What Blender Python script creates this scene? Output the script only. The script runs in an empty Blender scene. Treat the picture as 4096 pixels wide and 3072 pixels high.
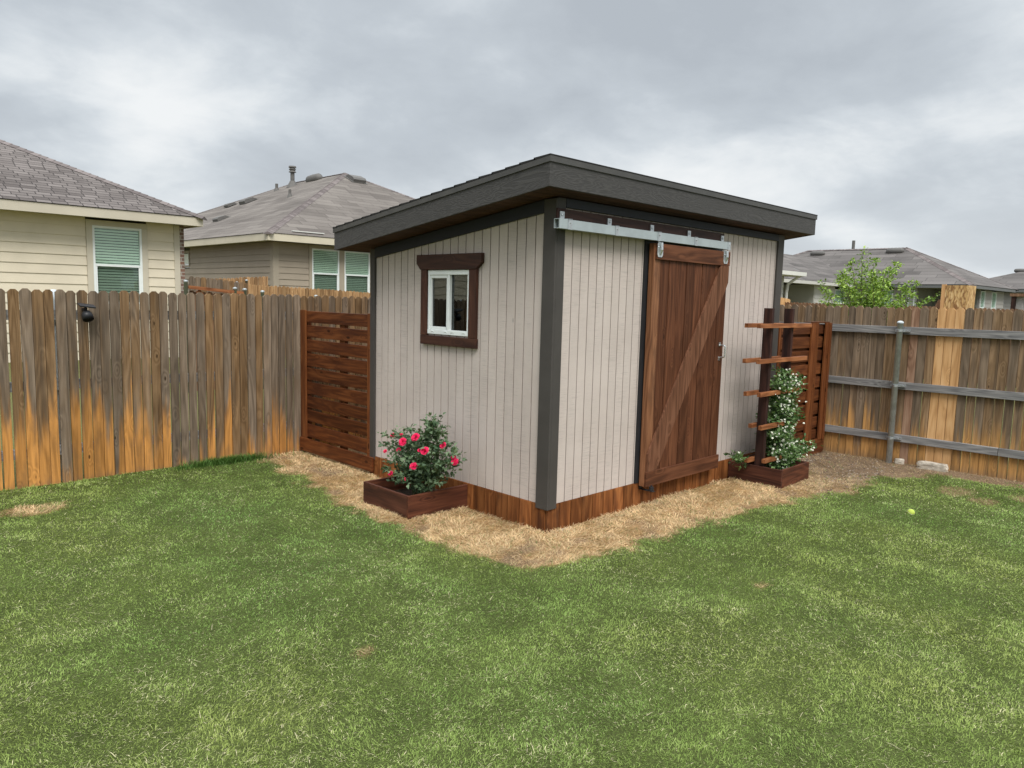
import bpy, math, random
import numpy as np
from mathutils import Vector, Matrix
random.seed(7); RS = np.random.RandomState(11)
S = bpy.context.scene


C = S.collection
R = math.radians

# ------------------------------------------------------------------ camera
CAM = (-4.20531, -3.80657, 1.78691)
yaw, pitch, roll = R(45.15243), R(6.49705), R(1.46601)
fw = Vector((math.cos(pitch)*math.cos(yaw), math.cos(pitch)*math.sin(yaw), -math.sin(pitch)))
rt = Vector((math.sin(yaw), -math.cos(yaw), 0)); up = rt.cross(fw)
r2 = math.cos(roll)*rt + math.sin(roll)*up; u2 = -math.sin(roll)*rt + math.cos(roll)*up
cd = bpy.data.cameras.new('camera'); cam = bpy.data.objects.new('camera', cd); C.objects.link(cam)
cam.matrix_world = Matrix(((r2.x, u2.x, -fw.x, CAM[0]), (r2.y, u2.y, -fw.y, CAM[1]), (r2.z, u2.z, -fw.z, CAM[2]), (0, 0, 0, 1)))
cd.sensor_width = 36; cd.lens = 26.117; cd.clip_start = .05; cd.clip_end = 2000
S.camera = cam
S.view_settings.view_transform = 'Standard'; S.view_settings.look = 'None'
S.view_settings.exposure = 0.50; S.view_settings.gamma = 1

# ------------------------------------------------------------------ node helpers
class G:
    def __init__(s, tree): s.t = tree
    def n(s, typ, ins=None, **props):
        nd = s.t.nodes.new('ShaderNode'+typ)
        for k, v in props.items(): setattr(nd, k, v)
        for k, v in (ins or {}).items():
            so = nd.inputs[k]
            if isinstance(v, bpy.types.NodeSocket): s.t.links.new(v, so)
            else:
                if isinstance(v, (tuple, list)) and len(v) == 3 and so.type == 'RGBA': v = (*v, 1)
                so.default_value = v
        return nd
    def m(s, op, a, b=0.0, c=0.0, clamp=False): return s.n('Math', {0: a, 1: b, 2: c}, operation=op, use_clamp=clamp).outputs[0]
    def vm(s, op, a, b=(0, 0, 0)): return s.n('VectorMath', {0: a, 1: b}, operation=op).outputs[0]
    def noise(s, vec, scale=1., detail=4., rough=.55, dist=0.): return s.n('TexNoise', {'Vector': vec, 'Scale': scale, 'Detail': detail, 'Roughness': rough, 'Distortion': dist}).outputs[0]
    def mix(s, f, a, b, mode='MIX'):
        return s.n('Mix', {0: f, 6: a, 7: b}, data_type='RGBA', blend_type=mode).outputs[2]
    def ramp(s, f, stops):
        nd = s.n('ValToRGB', {0: f}); cr = nd.color_ramp
        while len(cr.elements) < len(stops): cr.elements.new(.5)
        for e, (p, c) in zip(cr.elements, stops):
            e.position = p; e.color = (*c, 1) if isinstance(c, (tuple, list)) else (c, c, c, 1)
        return nd.outputs[0]
    def step(s, v, a, b): return s.n('MapRange', {0: v, 1: a, 2: b, 3: 0., 4: 1.}, interpolation_type='SMOOTHSTEP').outputs[0]
    def attr(s, name='rnd'):
        a = s.n('Attribute', attribute_name=name); return a.outputs['Color'], a.outputs['Vector']
    def sep(s, v): return s.n('SeparateXYZ', {0: v}).outputs
def new_mat(name):
    m = bpy.data.materials.new(name); m.use_nodes = True
    for nd in list(m.node_tree.nodes): m.node_tree.nodes.remove(nd)
    return m, G(m.node_tree)
def finish(g, col, rough=.7, bump=None, bstr=.3, bdist=.01, metal=0., spec=.3, extra=None):
    ins = {'Base Color': col, 'Roughness': rough, 'Metallic': metal, 'Specular IOR Level': spec}
    if bump is not None: ins['Normal'] = g.n('Bump', {'Height': bump, 'Strength': bstr, 'Distance': bdist}).outputs[0]
    if extra: ins.update(extra)
    p = g.n('BsdfPrincipled', ins)
    out = g.n('OutputMaterial', {0: p.outputs[0]})
    return p

# ------------------------------------------------------------------ world and sun
w = bpy.data.worlds.new('World'); S.world = w; w.use_nodes = True
g = G(w.node_tree); w.node_tree.nodes.clear()
SUN_EL, SUN_AZ = R(52), R(-118)            # azimuth of the veiled sun, counted from +X
sky = g.n('TexSky', sky_type='NISHITA', sun_disc=False, sun_elevation=SUN_EL, sun_rotation=R(90)-SUN_AZ, air_density=1.2, dust_density=3.)
tc = g.n('TexCoord').outputs['Generated']
x, y, z = g.sep(tc)[:3]
zc = g.m('ADD', g.m('MAXIMUM', z, 0.0), .30)
uv = g.n('CombineXYZ', {0: g.m('DIVIDE', x, zc), 1: g.m('DIVIDE', y, zc), 2: 0.}).outputs[0]
big = g.noise(g.vm('ADD', uv, (3.1, 1.7, 0)), 0.95, 2., .5, .5)
med = g.noise(g.vm('ADD', uv, (7.3, 4.2, 2)), 2.6, 6., .55, .3)
fine = g.noise(g.vm('ADD', uv, (1.3, 9.2, 5)), 7., 6., .6, .2)
cl = g.m('ADD', g.m('ADD', g.m('MULTIPLY', big, .62), g.m('MULTIPLY', med, .28)), g.m('MULTIPLY', fine, .10))
ccol = g.ramp(cl, [(.37, (.44, .48, .525)), (.455, (.52, .565, .61)), (.505, (.62, .665, .705)), (.55, (.74, .775, .80)), (.60, (.84, .86, .87))])
hz = g.m('SUBTRACT', 1., g.step(z, .0, .22))
ccol = g.mix(g.m('MULTIPLY', hz, .50), ccol, (.74, .78, .81))
gain = g.m('ADD', .76, g.m('MULTIPLY', g.step(z, .42, .95), 1.5))
c2 = g.vm('MULTIPLY', ccol, g.n('CombineXYZ', {0: gain, 1: gain, 2: gain}).outputs[0])
b1 = g.n('Background', {0: sky.outputs[0], 1: .08}); b2 = g.n('Background', {0: c2, 1: 1.})
mx = g.n('MixShader', {0: .96, 1: b1.outputs[0], 2: b2.outputs[0]})
g.n('OutputWorld', {0: mx.outputs[0]})
sd = bpy.data.lights.new('sun', 'SUN'); sun = bpy.data.objects.new('sun', sd); C.objects.link(sun)
sd.energy = 2.3; sd.angle = R(28); sd.color = (1., .96, .9)
dv = Vector((math.cos(SUN_EL)*math.cos(SUN_AZ), math.cos(SUN_EL)*math.sin(SUN_AZ), math.sin(SUN_EL)))
sun.rotation_euler = dv.to_track_quat('Z', 'Y').to_euler(); sun.location = (0, 0, 30)

# ------------------------------------------------------------------ mesh helpers
class MB:
    def __init__(s): s.v = []; s.f = []; s.r = []; s.uv = []
    def add(s, vs, fs, rnd=None, uvs=None):
        b = len(s.v); s.v += [tuple(p) for p in vs]; s.f += [tuple(i+b for i in f) for f in fs]
        rnd = rnd or (random.random(), random.random(), random.random())
        s.r += [rnd]*len(vs); s.uv += uvs if uvs else [None]*len(fs)
        return s
    def box(s, x0, x1, y0, y1, z0, z1, rnd=None):
        return s.add([(x0, y0, z0), (x1, y0, z0), (x1, y1, z0), (x0, y1, z0), (x0, y0, z1), (x1, y0, z1), (x1, y1, z1), (x0, y1, z1)],
                     [(0, 3, 2, 1), (4, 5, 6, 7), (0, 1, 5, 4), (1, 2, 6, 5), (2, 3, 7, 6), (3, 0, 4, 7)], rnd)
    def hexa(s, p, rnd=None):     # 8 points, bottom 4 then top 4
        return s.add(p, [(0, 3, 2, 1), (4, 5, 6, 7), (0, 1, 5, 4), (1, 2, 6, 5), (2, 3, 7, 6), (3, 0, 4, 7)], rnd)
    def beam(s, a, b, w, h, rnd=None, upv=(0, 0, 1)):
        a = Vector(a); b = Vector(b); d = (b-a).normalized(); sd_ = d.cross(Vector(upv))
        if sd_.length < 1e-4: sd_ = d.cross(Vector((1, 0, 0)))
        sd_.normalize(); u_ = sd_.cross(d); sd_ *= w/2; u_ *= h/2
        return s.hexa([a-sd_-u_, a+sd_-u_, b+sd_-u_, b-sd_-u_, a-sd_+u_, a+sd_+u_, b+sd_+u_, b-sd_+u_], rnd)
    def prism(s, poly, off, rnd=None):   # poly: list of 3-D points, off: extrusion vector
        n = len(poly); off = Vector(off); p = [Vector(q) for q in poly]
        return s.add(p+[q+off for q in p], [tuple(range(n))[::-1], tuple(range(n, 2*n))]+[(i, (i+1) % n, n+(i+1) % n, n+i) for i in range(n)], rnd)
    def tube(s, pts, rad, n=8, rnd=None, caps=True):
        pts = [Vector([float(q) for q in p]) for p in pts]; k = len(pts)
        rad = [float(q) for q in rad] if isinstance(rad, (list, tuple)) else [float(rad)]*k
        vs = []; prev = None
        for i, p in enumerate(pts):
            d = (pts[min(i+1, k-1)]-pts[max(i-1, 0)])
            d = d.normalized() if d.length > 1e-9 else Vector((0, 0, 1))
            a = prev if prev is not None else (Vector((1, 0, 0)) if abs(d.x) < .9 else Vector((0, 1, 0)))
            a = (a-d*a.dot(d)).normalized(); prev = a; b = d.cross(a)
            vs += [p+rad[i]*(math.cos(2*math.pi*j/n)*a+math.sin(2*math.pi*j/n)*b) for j in range(n)]
        fs = [(i*n+j, i*n+(j+1) % n, (i+1)*n+(j+1) % n, (i+1)*n+j) for i in range(k-1) for j in range(n)]
        if caps: fs += [tuple(range(n))[::-1], tuple(range((k-1)*n, k*n))]
        return s.add(vs, fs, rnd)
    def lathe(s, c, prof, n=16, axis=(0, 0, 1), rnd=None):
        c = Vector(c); ax = Vector(axis).normalized()
        return s.tube([c+ax*h for r_, h in prof], [max(r_, 1e-4) for r_, h in prof], n, rnd)
    def build(s, name, mat, parent=None, smooth=False, bevel=0, label=None):
        L = Vector(parent['_loc']) if parent is not None and '_loc' in parent else Vector((0, 0, 0))
        return arr_obj(name, np.array(s.v, 'f4')-np.array(L, 'f4'), s.f, np.array(s.r, 'f4'), mat, parent, smooth, bevel, label, s.uv if any(s.uv) else None)
def arr_obj(name, V, F, RGB, mat, parent=None, smooth=False, bevel=0, label=None, uvs=None):
    me = bpy.data.meshes.new(name)
    if isinstance(F, np.ndarray):
        k = F.shape[1]; me.vertices.add(len(V)); me.vertices.foreach_set('co', V.astype('f4').ravel())
        me.loops.add(F.size); me.loops.foreach_set('vertex_index', F.astype('i4').ravel())
        me.polygons.add(len(F)); me.polygons.foreach_set('loop_start', np.arange(0, F.size, k, dtype='i4'))
        me.update(calc_edges=True)
    else:
        me.from_pydata([tuple(float(c) for c in p) for p in V], [], F)
    at = me.attributes.new('rnd', 'FLOAT_COLOR', 'POINT')
    at.data.foreach_set('color', np.concatenate([RGB, np.ones((len(RGB), 1))], 1).astype('f4').ravel())
    if uvs:
        ul = me.uv_layers.new(name='uv'); i = 0
        for f, u in zip(F, uvs):
            for j in range(len(f)):
                if u: ul.data[i].uv = u[j]
                i += 1
    if smooth: me.polygons.foreach_set('use_smooth', np.ones(len(me.polygons), bool))
    me.materials.append(mat); me.update()
    o = bpy.data.objects.new(name, me); C.objects.link(o)
    if parent is not None:
        o.parent = parent
        o['_loc'] = list(parent['_loc']) if '_loc' in parent else [0, 0, 0]
    if bevel:
        b = o.modifiers.new('edge', 'BEVEL'); b.width = bevel; b.segments = 2; b.limit_method = 'ANGLE'; b.angle_limit = R(40)
    if label: o['label'] = label
    return o
def thing(name, loc, label, cat, group=None):
    o = bpy.data.objects.new(name, None); C.objects.link(o); o.location = loc; o['_loc'] = list(loc)
    o['label'] = label; o['category'] = cat
    o.empty_display_size = .2
    if group: o['group'] = group
    return o
def tag(o, label=None, cat=None, kind=None, group=None):
    for k, v in (('label', label), ('category', cat), ('kind', kind), ('group', group)):
        if v: o[k] = v
    return o
def fb(mb, face, pos, u0, u1, o0, o1, z0, z1, rnd=None):   # a box on a facade: F faces -Y at y=pos, L faces -X at x=pos
    if face == 'F': return mb.box(u0, u1, pos-o1, pos-o0, z0, z1, rnd)
    return mb.box(pos-o1, pos-o0, u0, u1, z0, z1, rnd)
def fp(face, pos, u, o, z): return (u, pos-o, z) if face == 'F' else (pos-o, u, z)
# smooth value noise for numpy
_TB = {}
def vnoise(x, y, sc, seed=0):
    if seed not in _TB: _TB[seed] = np.random.RandomState(seed).rand(256, 256)
    T = _TB[seed]
    X = np.asarray(x)*sc+1000.; Y = np.asarray(y)*sc+1000.
    i = np.floor(X).astype(int); j = np.floor(Y).astype(int); fx = X-i; fy = Y-j
    fx = fx*fx*(3-2*fx); fy = fy*fy*(3-2*fy); t = lambda a, b: T[a % 256, b % 256]
    return (t(i, j)*(1-fx)+t(i+1, j)*fx)*(1-fy)+(t(i, j+1)*(1-fx)+t(i+1, j+1)*fx)*fy
def fbm(x, y, sc, seed=0, o=4): return sum(vnoise(x, y, sc*2**k, seed+k)*.5**k for k in range(o))/sum(.5**k for k in range(o))

# ------------------------------------------------------------------ materials
def wood(name, dark, mid, light, axis='Z', grain=1., knots=.5, rough=.6, spec=.3, bstr=.25, var=.3, streak=None, weather=None, blotch=None):
    m, g = new_mat(name)
    rc, rv = g.attr(); rx, ry, rz = g.sep(rv)[:3]
    ob = g.n('TexCoord').outputs['Object']
    p = g.vm('ADD', ob, g.vm('SCALE', rv)); p.node.inputs[1].links[0].from_node.inputs['Scale'].default_value = 23.
    ax = 'XYZ'.index(axis)
    def sc(al, ac): v = [ac]*3; v[ax] = al; return tuple(v)
    # knots: a sparse cell pattern stretched along the board
    kv = g.n('TexVoronoi', {'Vector': g.vm('MULTIPLY', p, sc(2.6, 6.5)), 'Scale': 1., 'Randomness': 1.}).outputs['Distance']
    kn = g.m('SUBTRACT', 1., g.step(kv, .03, .30))
    warp = g.m('MULTIPLY', kn, .14*knots*2)
    n1 = g.m('ADD', g.noise(g.vm('MULTIPLY', p, sc(.55, 5.5*grain)), 1., 2., .5, .2), warp)
    rings = g.m('ADD', .5, g.m('MULTIPLY', g.m('SINE', g.m('MULTIPLY', n1, 70.)), .5))
    fib = g.noise(g.vm('MULTIPLY', p, sc(4., 130.*grain)), 1., 4., .65)
    fib2 = g.noise(g.vm('MULTIPLY', p, sc(1.2, 26.*grain)), 1., 3., .6)
    h = g.m('ADD', g.m('ADD', g.m('MULTIPLY', rings, .15), g.m('MULTIPLY', fib, .42)), g.m('MULTIPLY', fib2, .56))
    col = g.ramp(h, [(.36, dark), (.56, mid), (.76, light)])
    kc = g.m('MULTIPLY', g.m('SUBTRACT', 1., g.step(kv, .05 if knots > .8 else .035, .11 if knots > .8 else .075)), .85*min(1, knots*2))
    if weather:
        wg, wo, zl = weather['gray'], weather['orange'], weather['z']
        gn = g.noise(g.vm('MULTIPLY', p, sc(.9, 7.)), 1., 4., .6)
        gs = g.m('ADD', g.m('MULTIPLY', gn, .9), g.m('MULTIPLY', g.m('SUBTRACT', rx, .5), weather.get('gv', .75)))
        gcol = g.ramp(h, [(.36, tuple(c*.55 for c in wg)), (.56, wg), (.76, tuple(c*1.5 for c in wg))])
        col = g.mix(g.m('MULTIPLY', g.step(gs, .30, .62), weather.get('ga', .85)), col, gcol)
        dk = g.noise(g.vm('MULTIPLY', p, sc(.8, 11.)), 1., 3., .5)
        col = g.mix(g.m('MULTIPLY', g.step(dk, .52, .72), .55), col, tuple(c*.45 for c in wg))
        zz = g.sep(ob)[2]
        zn = g.m('ADD', zz, g.m('MULTIPLY', g.m('SUBTRACT', g.noise(g.vm('MULTIPLY', p, sc(.8, 13.)), 1., 4., .6), .5), weather.get('zn', 1.5)))
        zn = g.m('ADD', zn, g.m('MULTIPLY', g.m('SUBTRACT', ry, .5), -weather.get('zv', .5)))
        ocol = g.ramp(h, [(.36, tuple(c*.62 for c in wo)), (.56, wo), (.76, tuple(min(1, c*1.35) for c in wo))])
        of = g.m('SUBTRACT', 1., g.step(zn, zl-.21, zl+.21))
        col = g.mix(g.m('MULTIPLY', of, weather.get('oa', 1.)), col, ocol)
        col = g.mix(g.m('MULTIPLY', g.step(g.noise(g.vm('MULTIPLY', p, sc(2.2, 9.)), 1., 5., .65), .48, .66), .38), col, (.13, .085, .05))
        col = g.mix(g.m('MULTIPLY', g.m('SUBTRACT', 1., g.step(g.m('ADD', zz, g.m('MULTIPLY', fib2, .12)), .02, .14)), .5), col, (.16, .12, .085))
    if blotch:
        bn = g.noise(g.vm('MULTIPLY', p, sc(2.5, 7.)), 1., 4., .6)
        col = g.mix(g.m('MULTIPLY', g.step(bn, .5, .7), .8), col, blotch)
    col = g.mix(kc, col, tuple(c*.35 for c in dark))
    br = g.m('ADD', 1.-var/2, g.m('MULTIPLY', rz, var))
    col = g.vm('MULTIPLY', col, g.n('CombineXYZ', {0: br, 1: br, 2: br}).outputs[0])
    finish(g, col, rough, g.m('SUBTRACT', h, g.m('MULTIPLY', kc, .2)), bstr, .004, spec=spec)
    return m
def plain(name, col, rough=.6, metal=0., nscale=8., namt=.12, bstr=0., spec=.3, bscale=60., bvec=None):
    m, g = new_mat(name); ob = g.n('TexCoord').outputs['Object']
    n = g.noise(ob, nscale, 5., .6); f = g.step(n, .3, .7)
    c = g.mix(f, tuple(k*(1-namt) for k in col), tuple(min(1, k*(1+namt)) for k in col))
    bn = g.noise(g.vm('MULTIPLY', ob, bvec) if bvec else ob, 1. if bvec else bscale, 5., .6) if bstr else None
    r = g.m('ADD', rough-.08, g.m('MULTIPLY', n, .16))
    finish(g, c, r, bn, bstr, .006, metal, spec)
    return m
def siding_mat():
    m, g = new_mat('rough sawn siding'); rc, rv = g.attr(); rx, ry, rz = g.sep(rv)[:3]
    ob = g.n('TexCoord').outputs['Object']
    p = g.vm('ADD', ob, g.n('CombineXYZ', {0: 0., 1: 0., 2: g.m('MULTIPLY', rx, .012)}).outputs[0])
    base = g.ramp(g.noise(p, 2.2, 4., .6), [(.3, (.472, .410, .376)), (.7, (.54, .475, .438))])
    st = g.noise(g.vm('MULTIPLY', p, (5., 5., 200.)), 1., 5., .75)
    st2 = g.noise(g.vm('MULTIPLY', p, (26., 26., 420.)), 1., 3., .6)
    patch = g.noise(g.vm('MULTIPLY', p, (4., 4., 1.3)), 1., 4., .65)
    s1 = g.m('MULTIPLY', g.step(st, .50, .64), g.step(patch, .38, .62))
    col = g.mix(g.m('MULTIPLY', s1, .5), base, (.23, .21, .20))
    col = g.mix(g.m('MULTIPLY', g.step(st2, .52, .75), .16), col, (.24, .22, .21))
    kv = g.n('TexVoronoi', {'Vector': g.vm('MULTIPLY', p, (3., 3., 1.6)), 'Scale': 1.}).outputs['Distance']
    col = g.mix(g.m('MULTIPLY', g.m('SUBTRACT', 1., g.step(kv, .02, .05)), .5), col, (.2, .19, .18))
    br = g.m('ADD', .965, g.m('MULTIPLY', rz, .06)); col = g.vm('MULTIPLY', col, g.n('CombineXYZ', {0: br, 1: br, 2: br}).outputs[0])
    finish(g, col, .8, g.m('ADD', g.m('MULTIPLY', st, .6), g.m('MULTIPLY', st2, .4)), .12, .004, spec=.2)
    return m
def shingle_mat(name, c1, c2, mort, w_=.25, h_=.125):
    m, g = new_mat(name); uv_ = g.n('TexCoord').outputs['UV']; ob = g.n('TexCoord').outputs['Object']
    wob = g.vm('ADD', uv_, g.vm('MULTIPLY', g.n('TexNoise', {'Vector': ob, 'Scale': 2.}).outputs[1], (.0, .008, 0)))
    ux, uy = g.sep(wob)[:2]; row = g.m('FLOOR', g.m('DIVIDE', uy, h_)); wn_ = g.n('TexWhiteNoise', {'W': row}, noise_dimensions='1D').outputs[0]
    wob = g.n('CombineXYZ', {0: g.m('ADD', ux, g.m('MULTIPLY', wn_, w_)), 1: uy, 2: 0.}).outputs[0]
    bt = g.n('TexBrick', {'Vector': wob, 'Color1': (1., 1., 1., 1), 'Color2': (0., 0., 0., 1), 'Mortar': (.5, .5, .5, 1), 'Scale': 1., 'Mortar Size': .010, 'Mortar Smooth': .2, 'Bias': 0., 'Brick Width': w_, 'Row Height': h_}, offset=.5, offset_frequency=2)
    c = g.mix(g.sep(bt.outputs[0])[0], c1, c2)
    big_ = g.noise(ob, .5, 4., .6); c = g.mix(g.m('MULTIPLY', g.step(big_, .4, .65), .35), c, tuple(k*1.25 for k in c2))
    gr = g.noise(ob, 60., 3., .7); c = g.mix(g.m('MULTIPLY', g.step(gr, .35, .7), .3), c, tuple(k*.55 for k in c1))
    c = g.mix(g.m('MULTIPLY', bt.outputs[1], .8), c, mort)
    finish(g, c, .9, g.m('MULTIPLY', bt.outputs[1], -1.), .5, .01, spec=.15)
    return m
def vcol(name, rough=.6, trans=0., spec=.25, amt=.0):
    m, g = new_mat(name); rc, rv = g.attr()
    p = g.n('BsdfPrincipled', {'Base Color': rc, 'Roughness': rough, 'Specular IOR Level': spec})
    sh = p.outputs[0]
    if trans:
        t = g.n('BsdfTranslucent', {0: g.mix(1., rc, (1.0, 1.1, .55), 'MULTIPLY')})
        sh = g.n('MixShader', {0: trans, 1: sh, 2: t.outputs[0]}).outputs[0]
    g.n('OutputMaterial', {0: sh}); return m
def glass_mat(name, tint, refl=.10):
    m, g = new_mat(name)
    fr = g.n('LayerWeight', {'Blend': .25}).outputs['Fresnel']
    f = g.m('ADD', refl, g.m('MULTIPLY', fr, .35), clamp=True)
    nz = g.noise(g.n('TexCoord').outputs['Object'], 1.3, 2., .5)
    b = g.n('Bump', {'Height': nz, 'Strength': .12, 'Distance': .02}).outputs[0]
    t = g.n('BsdfTransparent', {0: tint}); gl = g.n('BsdfGlossy', {0: (.9, .95, .95), 'Roughness': .02, 'Normal': b})
    g.n('OutputMaterial', {0: g.n('MixShader', {0: f, 1: t.outputs[0], 2: gl.outputs[0]}).outputs[0]}); return m

M = {}
M['siding'] = siding_mat()
M['charcoal'] = plain('charcoal painted wood', (.058, .053, .049), .62, bstr=.35, bvec=(10, 10, 10), namt=.1, nscale=3.)
def embossed():
    m, g = new_mat('charcoal embossed board'); ob = g.n('TexCoord').outputs['Object']
    x_, y_, z_ = g.sep(ob)[:3]
    zr = g.m('ADD', z_, g.m('MULTIPLY', y_, .1304))
    p = g.n('CombineXYZ', {0: x_, 1: y_, 2: zr}).outputs[0]
    n1 = g.noise(g.vm('MULTIPLY', p, (1.6, 1.6, 10.)), 1., 3., .5, .4)
    ri = g.m('SINE', g.m('MULTIPLY', n1, 120.))
    n2 = g.noise(g.vm('MULTIPLY', p, (18., 18., 150.)), 1., 4., .6)
    h = g.m('ADD', g.m('MULTIPLY', ri, .35), n2)
    c = g.mix(g.step(h, .2, 1.), (.048, .046, .045), (.066, .063, .061))
    finish(g, c, .6, h, .22, .006, spec=.3); return m
M['emboss'] = embossed()
M['frieze_shade'] = plain('frieze with eave shade', (.020, .022, .030), .6, namt=.1)  # charcoal trim colour darkened, the soffit's shade put into the frieze
M['metal_edge'] = plain('dark drip edge', (.075, .073, .07), .45, .2)
M['galv'] = plain('galvanised steel', (.50, .53, .55), .38, .75, 20., .12)
M['track'] = plain('zinc track', (.40, .45, .47), .45, .35, 6., .08)
M['zinc'] = plain('bright zinc plate', (.62, .65, .66), .28, .85, 30., .1)
M['post'] = plain('weathered steel post', (.56, .62, .66), .5, .0, 14., .15)
M['black'] = plain('black plastic', (.02, .021, .024), .45)
M['dark'] = plain('dark interior', (.03, .03, .03), .9)
M['white'] = plain('white vinyl', (.76, .80, .80), .35, namt=.03, spec=.5)
M['rail_gray'] = wood('grey weathered rail', (.10, .10, .105), (.205, .20, .20), (.32, .31, .30), 'Y', 1.3, .3, .85, .15, .5)
M['rail_gray_x'] = wood('grey weathered rail across', (.10, .10, .105), (.205, .20, .20), (.32, .31, .30), 'X', 1.3, .3, .85, .15, .5)
M['fence'] = wood('weathered cedar pickets', (.095, .054, .026), (.19, .115, .058), (.29, .185, .10), 'Z', 1., .6, .85, .08, .35, .42,
                  weather=dict(gray=(.155, .125, .098), orange=(.46, .215, .062), z=.38, zn=1.6, zv=.9, ga=.8))
M['fence_in'] = wood('cedar pickets inner face', (.11, .066, .035), (.225, .145, .080), (.33, .22, .13), 'Z', 1., .75, .85, .12, .35, .40,
                     weather=dict(gray=(.175, .135, .10), orange=(.47, .25, .085), z=.30, zn=1.3, zv=.4, ga=.8, gv=.55, oa=.9))
M['fence_new'] = wood('new cedar pickets', (.40, .21, .085), (.60, .345, .155), (.70, .44, .22), 'Z', .7, .9, .7, .2, .2, .12)
M['fence_red'] = wood('red grained picket', (.11, .05, .03), (.29, .17, .11), (.40, .26, .18), 'Z', .5, .3, .8, .15, .3, .1)
M['fence_far'] = wood('golden cedar fence', (.17, .095, .045), (.30, .175, .085), (.42, .27, .14), 'Z', 1., .4, .85, .12, .2, .55)
M['fence_far2'] = wood('brown far fence', (.12, .065, .04), (.20, .115, .07), (.28, .17, .105), 'Z', 1., .4, .85, .12, .2, .5)
M['slat_y'] = wood('stained slats', (.036, .010, .004), (.090, .027, .009), (.155, .052, .017), 'Y', .9, 1., .5, .18, .2, .45, blotch=(.055, .016, .007))
M['slat_x'] = wood('stained slats across', (.046, .014, .006), (.102, .033, .012), (.17, .06, .021), 'X', .9, 1., .5, .18, .2, .5, blotch=(.075, .026, .012))
M['slat_z'] = wood('stained uprights', (.07, .020, .007), (.145, .046, .015), (.22, .08, .026), 'Z', .9, .9, .5, .18, .2, .3)
M['door'] = wood('stained door planks', (.046, .018, .009), (.090, .034, .017), (.14, .056, .028), 'Z', .9, .8, .6, .12, .25, .38)
M['door_x'] = wood('stained door rails', (.05, .020, .011), (.11, .043, .022), (.17, .070, .036), 'X', .9, .5, .6, .12, .25, .2)
M['door_edge'] = wood('stained door stile', (.09, .035, .016), (.19, .082, .038), (.28, .13, .065), 'Z', .9, .6, .6, .25, .25, .2, blotch=(.10, .045, .024))
M['trim_y'] = wood('dark brown window trim', (.028, .012, .009), (.052, .021, .014), (.078, .034, .021), 'Y', .8, .6, .6, .25, .15, .15)
M['trim_z'] = wood('dark brown window trim upright', (.034, .014, .009), (.062, .024, .015), (.095, .04, .024), 'Z', .8, .6, .6, .25, .15, .15)
M['trim_x'] = wood('dark brown header', (.022, .010, .008), (.040, .017, .013), (.06, .028, .02), 'X', .8, .6, .6, .25, .15, .15)
M['planter_y'] = wood('planter boards', (.030, .011, .008), (.074, .026, .016), (.125, .047, .028), 'Y', .8, .5, .6, .25, .3, .2)
M['planter_x'] = wood('planter boards front', (.034, .011, .007), (.084, .027, .014), (.14, .050, .026), 'X', .8, .5, .6, .25, .3, .2)
M['skirt'] = wood('stained skirting pickets', (.085, .028, .010), (.20, .072, .023), (.31, .125, .042), 'Z', .8, .6, .65, .12, .25, .55, blotch=(.075, .03, .015))
M['trellis'] = wood('dark trellis post', (.012, .006, .005), (.034, .014, .011), (.066, .028, .02), 'Z', .7, .4, .65, .25, .4, .2)
M['bar'] = wood('trellis bars', (.10, .032, .012), (.23, .083, .03), (.36, .15, .06), 'X', .8, .6, .6, .3, .2, .3)
M['soffit'] = wood('soffit boards', (.03, .015, .010), (.062, .031, .02), (.095, .05, .033), 'X', .8, .4, .7, .2, .2, .3)
M['shingle'] = shingle_mat('grey brown shingles', (.100, .087, .082), (.20, .178, .168), (.022, .02, .02))
M['shingle2'] = shingle_mat('brown shingles', (.118, .104, .094), (.198, .178, .160), (.06, .05, .048), 1.0, .30)
M['shingle3'] = shingle_mat('dark grey shingles', (.088, .081, .077), (.170, .156, .148), (.055, .05, .05), 1.2, .32)
M['shed_shingle'] = plain('black shingles', (.025, .024, .024), .9, bstr=.4)
def lapm(n, c): return plain(n, c, .7, namt=.05, nscale=2., bstr=.15, bvec=(4, 4, 90))
M['cream'] = lapm('cream lap siding', (.64, .575, .455)); M['creamtrim'] = lapm('pale trim', (.52, .475, .385))
M['tan'] = lapm('tan lap siding', (.335, .285, .225)); M['tantrim'] = lapm('tan trim', (.35, .305, .24)); M['fasciacream'] = lapm('cream fascia', (.58, .53, .41))
M['grayside'] = lapm('grey lap siding', (.37, .355, .335)); M['grayfascia'] = lapm('grey fascia', (.14, .145, .145)); M['grayrecess'] = lapm('grey porch wall', (.22, .22, .205))
M['whitefascia'] = lapm('white gutter', (.62, .62, .58)); M['palegray'] = lapm('pale grey siding', (.50, .49, .455))
M['ventmetal'] = plain('painted roof vent', (.12, .115, .108), .6, namt=.08)
M['glass_up'] = glass_mat('green tinted glass', (.88, .945, .91), .05)
M['glass_lo'] = glass_mat('screened glass', (.70, .76, .73), .03)
M['glass'] = glass_mat('shed glass', (.22, .24, .24), .08)
M['blind'] = plain('white blinds', (.80, .84, .76), .6, namt=.03)
M['stone'] = plain('limestone', (.42, .375, .31), .9, nscale=14., namt=.3, bstr=1., bscale=40.)
M['curtain'] = plain('pale curtain', (.45, .43, .42), .9)
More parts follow.
